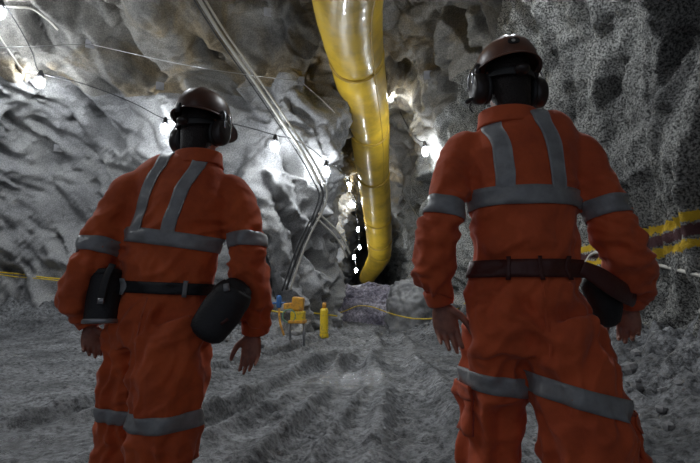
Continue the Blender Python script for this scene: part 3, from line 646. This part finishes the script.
def person(cfg):
    yaw = R(cfg['yaw']); Sx = np.array([math.cos(yaw), math.sin(yaw), 0]); Fw = np.array([-math.sin(yaw), math.cos(yaw), 0]); Up = np.array([0, 0, 1.])
    org = np.array([cfg['ground'][0], cfg['ground'][1], fz(*cfg['ground'])])
    t = empty('person', tuple(org), cfg['label'], 'person')
    def secs(L, D0=None):
        return np.array([px3(x, y, D) for x, y, a, b, D in L]), np.array([a * PXM(D) * 1.0 for x, y, a, b, D in L]), np.array([b for x, y, a, b, D in L])
    # torso & limbs of the coverall
    C = []; tp, ta, tb = secs(cfg['torso']); C.append(tube(tp, ta, tb, ref=Sx, n=40, sub=4))
    limbs = {}
    for nm in ('arm_l', 'arm_r'):
        p, a, b = secs(cfg[nm]); limbs[nm] = (p, a); C.append(tube(p, a, a * 1.02, ref=Sx, n=28, sub=4))
    for nm in ('leg_l', 'leg_r'):
        p, a, b = secs(cfg[nm]); g = cfg['foot'][nm]; gz = fz(g[0], g[1]); end = np.array([g[0], g[1], gz + .06]); kn = p[-1] * .45 + end * .55
        p = np.vstack([p, kn, end]); a = np.concatenate([a, [a[-1] * .92, .105]]); b = np.concatenate([b, [b[-1] * .92, .11]])
        limbs[nm] = (p, a); C.append(tube(p, a, b, ref=Sx, n=32, sub=4))
    v, nn, F = remesh(C, .0085, 14)
    # folds
    def segd(p, poly):
        d = np.full(len(p), 9.); tpar = np.zeros(len(p)); acc = 0
        for a, b in zip(poly[:-1], poly[1:]):
            ab = b - a; l = np.linalg.norm(ab); q = np.clip((p - a) @ ab / (l * l), 0, 1); dd = np.linalg.norm(p - a - q[:, None] * ab, axis=1); m = dd < d
            d = np.where(m, dd, d); tpar = np.where(m, acc + q * l, tpar); acc += l
        return d, tpar / acc
    loc = (v - org); lx = loc @ Sx; ly = loc @ Fw; lz = v[:, 2]
    L_ = np.column_stack([lx, ly, lz]); sd = cfg['seed']
    wob = noise(L_ * 6 + sd)[:, None] * .06
    disp = fbm(L_ * 5 + sd, 3) * .016 - .006
    beltz = cfg['beltz']
    tors = sstep(beltz + .30, beltz + .05, lz) * sstep(beltz - .01, beltz + .05, lz)
    gath = noise((L_ + wob) * np.array([24, 24, 4.0]) + sd) * .010
    diag = (1 - np.abs(noise((np.column_stack([lx + lz * .5, ly, lz - lx * .5]) + wob) * np.array([5, 5, 11.]) + sd * 2)) * 2.2)
    disp += tors * gath + (diag - .45) * .013 * sstep(beltz + .5, beltz + .2, lz)
    legw = sstep(beltz - .03, beltz - .12, lz)
    lf = 1 - np.abs(noise((np.column_stack([lx - lz * .22, ly, lz]) + wob) * np.array([11, 11, 2.6]) + sd * 3)) * 2.2
    lf2 = 1 - np.abs(noise((np.column_stack([lx + lz * .5, ly, lz]) + wob) * np.array([6, 6, 5]) + sd * 4)) * 2.4
    disp += legw * ((lf - .45) * .024 + (lf2 - .45) * .014) + sstep(beltz - .2, beltz - .03, lz) * sstep(beltz + .0, beltz - .03, lz) * gath * .9
    for nm in ('arm_l', 'arm_r'):
        d, tp_ = segd(v, limbs[nm][0]); r = np.interp(tp_, np.linspace(0, 1, len(limbs[nm][1])), limbs[nm][1]); w = sstep(1.5, 1.15, d / r) * sstep(.02, .25, tp_)
        ar = 1 - np.abs(noise((np.column_stack([lx, ly, lz + lx * .35]) + wob * .7) * np.array([6, 6, 17]) + sd * 5)) * 2.2
        el = .35 + np.exp(-((tp_ - .52) / .14) ** 2) * .9 + sstep(.72, .95, tp_) * .8
        disp += w * ((ar - .45) * .014 * el + fbm(L_ * 13 + sd, 2) * .005)
    v = v + nn * disp[:, None]
    cov = mk('coverall', v, F, M[cfg['mat']], t, origin=org); 
    sm = cov.modifiers.new('s', 'SMOOTH'); sm.factor = .5; sm.iterations = 1
    bv = BVHTree.FromPolygons(v.tolist(), F)
    def part(name, vf, mat, parent, smooth=True): return mk(name, vf[0], vf[1], mat, parent, smooth, origin=org)
    # ---- reflective tape
    def torc(z, Dd=None):
        i = np.interp(z, tp[::-1, 2], np.arange(len(tp))[::-1]); k = int(i); k2 = min(k + 1, len(tp) - 1); return tp[k] * (1 - (i - k)) + tp[k2] * (i - k)
    c = torc(cfg['chest'][0]); Ut = unit(Up + Sx * cfg['chest'][2]); wS = cfg['chest'][1]
    part('reflective_stripe', band(bv, c, Ut, Sx, wS, rmax=cfg.get('chest_r', .30), nseg=96), M['tape'], cov)
    for x0, x1 in cfg['straps']:
        z0 = c[2]; zt = cfg['strap_top']; rays = []
        for z in np.linspace(z0 + .02, zt - .07, 26):
            q = torc(z); f_ = (z - z0) / (zt - z0); rays.append((q + Sx * (x0 + (x1 - x0) * f_), -Fw))
        q0 = torc(zt - .07) + Sx * x1 * .93
        for a in np.radians(np.linspace(4, 150, 30)): rays.append((q0 + Sx * (x1 - x0) * .3 * a / 2, -Fw * math.cos(a) + Up * math.sin(a)))
        part('reflective_stripe', strap(bv, rays, Sx, .062), M['tape'], cov)
    for nm, i, tl in cfg['sleeves']:
        p, a = limbs[nm]; k = int(i); q = p[k] * (1 - (i - k)) + p[k + 1] * (i - k); U = unit(p[k + 1] - p[k]); U = unit(U + Sx * tl)
        part('reflective_stripe', band(bv, q, U, Fw, .066, rmax=a[k] * 1.45, rdef=a[k], nseg=56), M['tape'], cov)
    for nm, py, tl in cfg['knees']:
        p, a = limbs[nm]; zz = np.array([q[2] for q in p]); D = p[2][1]; z = px3(350, py, D)[2]; i = np.interp(z, zz[::-1], np.arange(len(p))[::-1]); k = int(i); q = p[k] * (1 - (i - k)) + p[min(k + 1, len(p) - 1)] * (i - k)
        part('reflective_stripe', band(bv, q, unit(Up + Sx * tl), Fw, .064, rmax=a[k] * cfg.get('kr', 1.5), rdef=a[k], nseg=72), M['tape'], cov)
    # ---- seams: centre back, yoke, side pockets
    q = torc(c[2]); rays = [(torc(z), -Fw) for z in np.linspace(beltz + .03, tp[2][2] - .03, 50)]
    zb = np.linspace(beltz - .04, cfg['crotchz'], 20); rays2 = [(torc(z) if z > tp[-1][2] else tp[-1], -Fw) for z in zb]
    part('back_seam', strap(bv, rays2, Sx, .006, off=.0015, th=.003, nw=1), M[cfg['mat']], cov)
    for (nm, py, a0, a1, hh) in cfg.get('pockets', []):
        p, a = limbs[nm]; zz = p[:, 2]; D = p[2][1]; z = px3(350, py, D)[2]; i = np.interp(z, zz[::-1], np.arange(len(p))[::-1]); k = int(i); q = p[k] * (1 - (i - k)) + p[min(k + 1, len(p) - 1)] * (i - k)
        pk = part('cargo_pocket', band(bv, q, Up, Sx, hh, a0, a1, off=.018, th=.017, rmax=.3, rdef=a[k], nseg=16, nv=10), M[cfg['mat']], cov)
        part('pocket_flap', band(bv, q + Up * (hh / 2 - .02), Up, Sx, .055, a0 - 2, a1 + 2, off=.023, th=.004, rmax=.3, rdef=a[k], nseg=16), M[cfg['mat']], pk)
    # ---- collar, cuffs
    n0_ = tp[0]; ca_, cb_ = ta[0], tb[0]; tl = unit(Up * 1.0 + Fw * .12)
    col_o = [n0_ - tl * .05, n0_ - tl * .02, n0_ + tl * .012, n0_ + tl * .020, n0_ + tl * .012, n0_ - tl * .02]
    ra = np.array([1.16, 1.10, 1.06, 1.04, .99, .92]); part('collar', tube(col_o, ca_ * ra, cb_ * ra, ref=Sx, n=40, sub=3), M[cfg['mat']], cov)
    for nm in ('arm_l', 'arm_r'):
        p, a = limbs[nm]; U = unit(p[-1] - p[-2]); e = p[-1]; r = a[-1]
        part('cuff', tube([e - U * .045, e - U * .04, e - U * .005, e + U * .012, e + U * .012, e - U * .01], np.array([r * .96, r * 1.10, r * 1.06, r * 1.0, r * .85, r * .8]), ref=Sx, n=28, sub=2), M[cfg['mat']], cov)
    # ---- belt
    bc = torc(beltz) + Up * 0; bU = unit(Up + Sx * cfg['belt_tilt'])
    belt = part('belt', band(bv, bc, bU, Sx, cfg['belt_w'], off=.012, th=.01, rmax=.32, nseg=96), M[cfg['beltmat']], t)
    for a0 in cfg['belt_loops']: part('belt_loop', band(bv, bc, bU, Sx, cfg['belt_w'] + .02, a0, a0 + 5, off=.016, th=.006, rmax=.32, nseg=4), M[cfg['loopmat']], belt)
    # ---- body: one continuous figure under the clothes
    Bd = []; hc = px3(*cfg['head']); hy = yaw + R(cfg['head_yaw']); hS = np.array([math.cos(hy), math.sin(hy), 0]); hF = np.array([-math.sin(hy), math.cos(hy), 0]); pt = R(cfg['head_pitch'])
    hU = unit(Up * math.cos(pt) + hF * math.sin(pt)); hF = unit(np.cross(hU, hS)); hS = unit(hS + hU * 0)
    Bd.append(tube([hc - hU * .105 + hF * .03, hc - hU * .07 + hF * .012, hc - hU * .02, hc + hU * .04 - hF * .004, hc + hU * .085 - hF * .006, hc + hU * .112 - hF * .006], [.045, .062, .074, .076, .062, .03], [.06, .082, .096, .097, .078, .035], ref=hS, n=28, sub=4, rnd=True))
    Bd.append(tube([hc - hU * .105 + hF * .075, hc - hU * .085 + hF * .05, hc - hU * .06 + hF * .02], [.026, .048, .06], [.02, .04, .05], ref=hS, n=20, sub=3, rnd=True))   # jaw
    Bd.append(tube([hc + hU * .02 + hF * .095, hc - hU * .012 + hF * .113, hc - hU * .028 + hF * .108], [.008, .012, .016], [.01, .014, .01], ref=hS, n=12, sub=3, rnd=True))  # nose
    Bd.append(tube([hc - hS * .022 - hU * .06 + hF * .092, hc - hU * .06 + hF * .099, hc + hS * .022 - hU * .06 + hF * .092], .007, .006, ref=hU, n=10, sub=3, rnd=True))  # lips
    for sgn in (-1, 1):
        Bd.append(tube([hc + hS * sgn * .052 + hU * .022 + hF * .078, hc + hS * sgn * .02 + hU * .026 + hF * .094], .008, .006, ref=hU, n=10, sub=3, rnd=True))
        Bd.append(tube([hc + hS * sgn * .076 - hU * .03 - hF * .0, hc + hS * sgn * .082 - hU * .0 - hF * .008, hc + hS * sgn * .08 + hU * .028 - hF * .01], [.006, .008, .006], [.012, .018, .014], ref=hS, n=12, sub=3, rnd=True))
    nb = tp[1] - Up * .01
    Bd.append(tube([hc - hU * .05 - hF * .02, (hc - hU * .09 - hF * .02) * .5 + nb * .5, nb - Up * .03], [.062, .06, .075], [.066, .062, .07], ref=hS, n=24, sub=4))
    Bd.append(tube(tp[1:], np.maximum(ta[1:] - .035, .04), np.maximum(tb[1:] - .035, .04), ref=Sx, n=28, sub=3))
    for nm, sd_ in (('arm_l', -1), ('arm_r', 1)):
        p, a = limbs[nm]; w_ = cfg['wrist'][nm]; wr = px3(*w_[0]); q = np.vstack([p[:-1], [p[-1] * .5 + wr * .5, wr]]); m = len(q); rr_ = np.linspace(.048, .027, m); Bd.append(tube(q, rr_, rr_ * .9, ref=Sx, n=20, sub=3))
        dr = px3(*w_[1]) - wr; Bd += hand_parts(wr, dr, np.array(w_[2], float), np.array(w_[3], float), s=w_[4], curl=w_[5])
    for nm in ('leg_l', 'leg_r'):
        p, a = limbs[nm]; m = len(p); rr_ = np.linspace(.078, .045, m); Bd.append(tube(p, rr_, ref=Sx, n=20, sub=3))
        Bd.append(tube([p[-1], p[-1] - Up * .02 + Fw * .05, p[-1] - Up * .02 + Fw * .13], [.04, .038, .035], [.03, .03, .02], ref=Sx, n=14, sub=3, rnd=True))
    v2, n2, F2 = remesh(Bd, .0042, 3)
    body = mk('body', v2, F2, M['skin'], t, origin=org)
    # ---- hair
    hb = BVHTree.FromPolygons(v2.tolist(), F2); hv_ = []; 
    hairp = tube([hc - hU * .125 - hF * .042, hc - hU * .095 - hF * .036, hc - hU * .06 - hF * .026, hc - hU * .01 - hF * .014, hc + hU * .05 - hF * .012, hc + hU * .10 - hF * .01], [.066, .072, .078, .084, .083, .055], [.052, .062, .080, .094, .096, .07], ref=hS, n=32, sub=4, rnd=True)
    part('hair', hairp, M['hair'], t)
    # ---- boots
    for nm in ('leg_l', 'leg_r'):
        p, a = limbs[nm]; e = p[-1]; gz = fz(e[0], e[1]); e = np.array([e[0], e[1], gz])
        bt = part('boot', tube([e + Up * .26, e + Up * .14, e + Up * .08 + Fw * .02, e + Up * .055 + Fw * .10, e + Up * .05 + Fw * .20], [.06, .058, .056, .056, .045], [.07, .066, .07, .055, .045], ref=Sx, n=24, sub=4, rnd=True), M['boot'], t)
        part('sole', tube([e + Up * .012 - Fw * .085, e + Up * .012, e + Up * .012 + Fw * .1, e + Up * .015 + Fw * .235], [.04, .05, .058, .04], .016, ref=Sx, n=20, sub=4, rnd=True), M['rubber'], bt)
    # ---- hard hat
    hp = cfg['hat']; o_ = hc + hU * hp['lift'] - hF * .0; a_, b_, h_ = hp['size']; Mx = np.column_stack([hS, hF, hU]); n = 64; rows = []
    def HP(x, y, z): return o_ + Mx @ np.array([x, y, z])
    vs = []; rings = 22
    for j in range(rings + 1):
        f_ = j / rings; z = math.sin(f_ * math.pi / 2) ** 1.0 * h_; rr_ = math.cos(f_ * math.pi / 2) ** .72
        for k in range(n):
            th = 2 * math.pi * k / n; x = math.cos(th) * a_ * rr_; y = math.sin(th) * b_ * rr_; zz = z
            up_ = sstep(.25, .7, f_) * (1 - sstep(.97, 1, f_))
            for rx in (-.036, 0, .036): 
                zz += .006 * math.exp(-((x - rx) / .008) ** 2) * float(up_)
            vs.append(HP(x, y, zz))
    fs = [(j * n + k, j * n + (k + 1) % n, (j + 1) * n + (k + 1) % n, (j + 1) * n + k) for j in range(rings) for k in range(n)]
    hat = mk('hard_hat', vs, fs, M[hp['mat']], t, origin=org); sdm = hat.modifiers.new('s', 'SOLIDIFY'); sdm.thickness = .004
    br = []
    for (g, dz) in ((0, .006), (.6, .0), (1, -.006), (1, -.011), (.5, -.006), (-.06, -.002)):
        for k in range(n):
            th = 2 * math.pi * k / n; pk = max(0, math.sin(th)) ** 3; w = (.014 + .045 * pk) * g
            br.append(HP(math.cos(th) * (a_ + w * .8), math.sin(th) * (b_ + w), dz - .012 * pk * max(g, 0)))
    fs = [(j * n + k, j * n + (k + 1) % n, (j + 1) * n + (k + 1) % n, (j + 1) * n + k) for j in range(5) for k in range(n)] + [(5 * n + k, 5 * n + (k + 1) % n, (k + 1) % n, k) for k in range(n)]
    mk('brim', br, fs, M[hp['mat']], hat, origin=org)
    hbnd = []
    part('nape_strap', tube([HP(math.cos(a) * (a_ - .022), math.sin(a) * (b_ - .03), -.028 - .03 * max(0, -math.sin(a))) for a in np.radians(np.linspace(180, 360, 20))], .004, .016, ref=hF, n=12), M['rubber'], hat)
    part('ratchet', tube([HP(0, -(b_ - .03) - .012, -.058), HP(0, -(b_ - .03) + .008, -.058)], [.028, .028], [.02, .02], ref=hS, n=20, sub=2, rnd=True), M['muff'], hat)
    if hp.get('emblem'):
        def surf(x, z):
            f_ = math.asin(min(1, z / h_)) / (math.pi / 2); rr_ = math.cos(f_ * math.pi / 2) ** .72; y = -b_ * rr_ * math.sqrt(max(0, 1 - (x / (a_ * rr_)) ** 2)); return HP(x, y, z)
        ex, ez = hp['emblem']; c0 = surf(ex, ez); e1 = unit(surf(ex + .01, ez) - surf(ex - .01, ez)); e2 = unit(surf(ex, ez + .01) - surf(ex, ez - .01)); e3 = unit(np.cross(e1, e2))
        if np.dot(e3, -hF) < 0: e3 = -e3
        def disc(r, d0, d1, cx=0, cz=0, asp=1.0):
            return tube([c0 + e1 * cx + e2 * cz + e3 * d0, c0 + e1 * cx + e2 * cz + e3 * d1], r, r * asp, ref=e1, n=28)
        em = part('emblem', disc(.022, -.006, .002, asp=.8), M['black'], hat, False)
        part('emblem_mark', disc(.007, .001, .003, cx=-.002, asp=1.2), M['cable_grey'], em, False)
    for sgn in (-1, 1):
        base_ = HP(sgn * (a_ + .004), -.012, -.086)
        outv = hS * sgn
        cup = part('ear_muff', tube([base_ - outv * .028, base_ - outv * .012, base_ + outv * .012, base_ + outv * .026, base_ + outv * .032], [.040, .047, .047, .040, .022], [.052, .064, .064, .055, .032], ref=hF, n=32, sub=4, rnd=False), M['muff'], hat)
        part('muff_cushion', tube([base_ - outv * .040, base_ - outv * .030, base_ - outv * .022], [.042, .048, .045], [.056, .062, .058], ref=hF, n=28, sub=3), M['rubber'], cup)
        for dy in (-.016, .016):
            part('muff_arm', tube([HP(sgn * (a_ + .01), dy - .004, .022), HP(sgn * (a_ + .026), dy * 1.1 - .004, -.006), HP(sgn * (a_ + .034), dy * 1.4 - .005, -.04), HP(sgn * (a_ + .036), dy * 1.2 - .005, -.075)], .0042, ref=hF, n=8, sub=5), M['chrome'], cup)
        part('muff_mount', tube([HP(sgn * (a_ - .002), -.004, .0), HP(sgn * (a_ + .012), -.004, .0), HP(sgn * (a_ + .016), -.004, .0)], [.024, .022, .014], [.03, .028, .018], ref=hF, n=16, sub=2), M['muff'], hat)
    if hp.get('mic'):
        bs = HP(-(a_ + .02), .0, -.115); part('microphone_boom', tube([bs + hU * .02, bs - hU * .012 + hF * .01 - hS * .008, bs - hU * .02 + hF * .05, bs - hU * .02 + hF * .09 + hS * .03], [.004, .004, .003, .003], ref=hS, n=8, sub=5), M['black'], hat)
        part('microphone', tube([HP(-(a_ + .028), -.01, -.125), HP(-(a_ + .052), .0, -.138)], [.007, .009], ref=hU, n=12, sub=2, rnd=True), M['black'], hat)
    if hp.get('lamp'):
        lp_ = HP(0, b_ + .01, .06); part('headlamp', tube([lp_ - hF * .03, lp_, lp_ + hF * .012], [.03, .032, .03], ref=hS, n=24, sub=2), M['black'], hat)
        part('lamp_clip', tube([HP(0, -(b_ + .012), .012), HP(0, -(b_ + .012), -.03)], [.012, .014], [.006, .006], ref=hS, n=10), M['black'], hat)
    return t, org, tp, bv, Sx, Fw, part
#---- left worker
dT = 2.05
left = dict(yaw=-8, ground=(-.82, 2.03), label='person in orange coveralls seen from behind, wearing a black belt and dark hard hat', seed=3.1, mat='cov1',
    torso=[(198, 158.5, 24, .076, dT), (195, 166, 37, .095, dT), (189, 178, 50, .118, dT), (183, 193, 58, .135, dT), (177, 220, 55, .145, dT - .01), (172, 243, 51, .142, dT - .02), (169, 262, 50, .14, dT - .02), (167, 278, 50, .14, dT - .02), (166, 289, 47, .125, dT - .02), (164, 299, 50, .132, dT - .02), (159, 320, 51, .142, dT - .02), (157, 345, 50, .135, dT - .02)],
    arm_l=[(145, 184, 16, 0, 2.06), (131, 193, 20, 0, 2.05), (117, 213, 20.5, 0, 2.03), (104, 236, 20, 0, 2.0), (95, 258, 19.5, 0, 1.98), (86, 279, 21.5, 0, 1.98), (80, 298, 22, 0, 2.0), (84, 312, 17, 0, 2.02), (90, 322, 11.5, 0, 2.03)],
    arm_r=[(224, 186, 16, 0, 2.07), (236, 195, 19, 0, 2.06), (243, 215, 19.5, 0, 2.04), (247, 240, 19.5, 0, 2.02), (249, 264, 19.5, 0, 2.01), (252, 287, 20, 0, 2.03), (254, 304, 18, 0, 2.05), (255, 319, 15, 0, 2.07), (254, 331, 11.5, 0, 2.08)],
    leg_l=[(137, 325, 31, .13, 2.08), (132, 360, 29, .125, 2.10), (126, 400, 26, .12, 2.13), (122, 440, 24.5, .115, 2.16), (120, 463, 24.5, .115, 2.18)],
    leg_r=[(173, 325, 37, .14, 2.0), (172, 360, 36.5, .135, 1.97), (166, 400, 37.5, .135, 1.95), (162, 440, 35, .13, 1.93), (160, 463, 34, .125, 1.92)],
    foot=dict(leg_l=(-1.08, 2.22), leg_r=(-.80, 1.86)), beltz=float(px3(166, 288, dT)[2]), crotchz=float(px3(160, 372, 2)[2]), chest=(float(px3(172, 241, dT)[2]), .066, .13), straps=[(-.115, -.10), (.045, .085)], strap_top=float(px3(190, 160, dT)[2]), chest_r=.29,
    sleeves=[('arm_l', 3.55, .12), ('arm_r', 3.05, -.1)], knees=[('leg_l', 410, .12), ('leg_r', 417, -.04)], kr=1.35,
    belt_tilt=.04, belt_w=.050, beltmat='black', belt_loops=[206, 209, 213, 217, 322], loopmat='tape',
    head=(202.5, 128, 2.09), head_yaw=-16, head_pitch=6, hat=dict(lift=.035, size=(.126, .150, .150), mat='hat', lamp=True),
    wrist=dict(arm_l=((91, 325, 2.035), (92, 360, 2.03), (.8, .5, 0), (.5, -.6, 0), 1.0, (14, 28, 26)), arm_r=((253, 333, 2.08), (249, 372, 2.06), (-1, .1, .1), (-.8, -1, 0), 1.1, (8, 14, 10))))
T1, org1, tp1, bv1, S1, F1, part1 = person(left)
dR = 1.68
right = dict(yaw=2, ground=(.68, 1.66), label='person in orange-red coveralls seen from behind, wearing a dark red belt and brown hard hat', seed=8.7, mat='cov2', spreadx=0,
    torso=[(508, 119, 29, .078, dR), (510, 125, 43, .10, dR), (514, 134, 57, .122, dR), (518, 144, 63, .13, dR), (520, 155, 66, .138, dR), (522, 185, 58, .15, dR - .01), (523, 215, 54, .15, dR - .02), (524, 240, 53.5, .147, dR - .02), (525, 257, 55, .145, dR - .02), (525, 268, 54, .13, dR - .02), (524, 282, 55, .14, dR - .02), (524, 305, 60, .152, dR - .02), (527, 335, 63, .15, dR - .02), (528, 352, 63, .14, dR - .02)],
    arm_l=[(474, 141, 15, 0, 1.69), (461, 151, 19, 0, 1.68), (452, 175, 22, 0, 1.66), (444, 205, 22, 0, 1.64), (437, 232, 21.5, 0, 1.63), (434, 258, 22, 0, 1.65), (433, 277, 21, 0, 1.68), (437, 290, 17, 0, 1.70), (440, 300, 13, 0, 1.71)],
    arm_r=[(568, 143, 15, 0, 1.69), (581, 152, 20, 0, 1.68), (594, 177, 22.5, 0, 1.66), (604, 205, 22.5, 0, 1.64), (616, 232, 22.5, 0, 1.62), (626, 257, 24.5, 0, 1.64), (631, 274, 24, 0, 1.70), (631, 288, 19, 0, 1.75), (629, 301, 14, 0, 1.78)],
    leg_l=[(497, 325, 34, .14, 1.69), (496, 355, 32, .135, 1.71), (494, 385, 32, .13, 1.73), (491, 425, 28.5, .12, 1.76), (487, 463, 27.5, .12, 1.78)],
    leg_r=[(555, 325, 40, .15, 1.62), (563, 355, 41, .15, 1.60), (575, 388, 41, .15, 1.58), (584, 425, 44, .15, 1.56), (592, 463, 46, .15, 1.54)],
    foot=dict(leg_l=(.57, 1.86), leg_r=(.87, 1.47)), beltz=float(px3(527, 270, dR)[2]), crotchz=float(px3(530, 385, 1.6)[2]), chest=(float(px3(522, 203, dR)[2]), .068, .0), straps=[(-.112, -.118), (.078, .070)], strap_top=float(px3(520, 117, dR)[2]), chest_r=.29,
    sleeves=[('arm_l', 3.2, .06), ('arm_r', 3.2, -.12)], knees=[('leg_l', 380, .12), ('leg_r', 394, .26)], kr=1.35, pockets=[('leg_l', 408, 150, 215, .17), ('leg_r', 440, -25, 30, .19)],
    belt_tilt=.0, belt_w=.062, beltmat='leather', belt_loops=[225, 265, 305], loopmat='leather',
    head=(506, 81, 1.72), head_yaw=6, head_pitch=4, hat=dict(lift=.035, size=(.120, .148, .128), mat='hat2', emblem=(-.028, .055), mic=True),
    wrist=dict(arm_l=((441, 304, 1.72), (451, 346, 1.70), (1, -.1, .1), (.9, -1, 0), 1.14, (8, 14, 10)), arm_r=((628, 304, 1.79), (629, 345, 1.79), (-.8, .5, 0), (-.6, -.6, 0), 1.05, (16, 26, 30))))
T2, org2, tp2, bv2, S2, F2_, part2 = person(right)
# ---- things hanging from the belts
def solid(name, vf, mat, parent, o_, smooth=True): return mk(name, vf[0], vf[1], mat, parent, smooth, origin=o_)
c = px3(222, 312, 1.90); t = empty('tool_pouch', tuple(c), 'black padded pouch slanting from the left worker\'s belt at the right hip', 'pouch'); ax = unit(px3(236, 292, 1.9) - px3(208, 332, 1.9)); s_ = PXM(1.95)
e0_ = px3(238, 288, 1.92); e1_ = px3(208, 330, 1.86); sd = unit(np.cross(ax, [0, 1, 0]))
pb = solid('pouch_body', tube([e0_, e0_ * .8 + e1_ * .2, e0_ * .45 + e1_ * .55, e1_], np.array([15, 18, 20, 18]) * s_, [.035, .05, .055, .045], ref=sd, n=32, sub=5, rnd=True), M['black'], t, c)
mm = e0_ * .85 + e1_ * .15
solid('pouch_flap', tube([mm + ax * .03, mm, mm - ax * .03], np.array([16, 18.8, 19.6]) * s_, [.045, .058, .061], ref=sd, n=32, sub=3), M['rubber'], t, c)
solid('clip', tube([px3(226, 284, 1.86), px3(227, 291, 1.85)], [.012, .014], [.006, .006], ref=(1, 0, 0), n=8), M['tape'], t, c)
solid('badge', tube([px3(221, 324, 1.822), px3(228, 319, 1.822)], [.006, .006], [.003, .003], ref=(0, 0, 1), n=6), M['leather'], t, c)
c = px3(104, 299, 1.93); t = empty('battery_pack', tuple(c), 'black cylindrical cap lamp battery with pale base rim on the left worker\'s left hip', 'battery')
A0 = px3(106, 274, 1.96); A1 = px3(101, 322, 1.94)
solid('battery_body', tube([A0, A0 * .95 + A1 * .05, A0 * .05 + A1 * .95, A1], np.array([14, 15.5, 16.5, 16]) * s_, [.04, .05, .055, .05], ref=(1, 0, 0), n=32, sub=3), M['black'], t, c)
dn_ = unit(A1 - A0)
solid('base_rim', tube([A1 - dn_ * .012, A1 - dn_ * .008, A1 + dn_ * .004, A1 + dn_ * .007], np.array([17.2, 17.8, 17.8, 17]) * s_, [.058, .060, .060, .057], ref=(1, 0, 0), n=32), M['metal'], t, c)
solid('cap', tube([A0 - dn_ * .02, A0 - dn_ * .016, A0 + dn_ * .006], np.array([13, 15, 15.8]) * s_, [.042, .048, .052], ref=(1, 0, 0), n=32), M['rubber'], t, c)
solid('strap', tube([px3(113, 264, 1.90), px3(107, 276, 1.885), px3(103, 290, 1.875), px3(101, 300, 1.873)], .016, .004, ref=(1, 0, 0), n=10, sub=4), M['rubber'], t, c)
solid('buckle', tube([px3(101, 298, 1.868), px3(100.5, 304, 1.868)], .014, .004, ref=(1, 0, 0), n=8), M['metal'], t, c)
# bag of the right worker: strap from the belt to a pack at the right hip
c = px3(604, 296, 1.66); t = empty('hip_bag', tuple(c), 'dark bag on a red-brown strap between the right worker\'s belt and right wrist', 'bag')
solid('bag_body', tube([px3(594, 284, 1.70), px3(600, 292, 1.71), px3(606, 306, 1.72), px3(608, 318, 1.73)], [.052, .062, .062, .05], [.04, .045, .045, .035], ref=(1, 0, .3), n=28, sub=4, rnd=True), M['black'], t, c)
solid('bag_strap', tube([px3(583, 268, 1.585), px3(598, 276, 1.59), px3(613, 286, 1.60), px3(626, 294, 1.635), px3(634, 300, 1.69)], [.026, .034, .037, .036, .028], [.006, .008, .009, .009, .008], ref=(.3, 0, 1), n=16, sub=5, rnd=True), M['leather'], t, c)
# ------------------------------------------------------------------ light of the place, world, colour
wd_ = bpy.data.worlds.new('world'); SC.world = wd_; wd_.use_nodes = True; wd_.node_tree.nodes['Background'].inputs[0].default_value = (.75, .82, 1, 1); wd_.node_tree.nodes['Background'].inputs[1].default_value = .2
SC.view_settings.view_transform = 'Standard'; SC.view_settings.look = 'None'; SC.view_settings.gamma = 1; SC.view_settings.exposure = 0.45
SC.cycles.use_denoising = True; SC.cycles.max_bounces = 6; SC.cycles.caustics_reflective = False; SC.cycles.caustics_refractive = False
try: SC.cycles.sample_clamp_indirect = 4
except Exception: pass
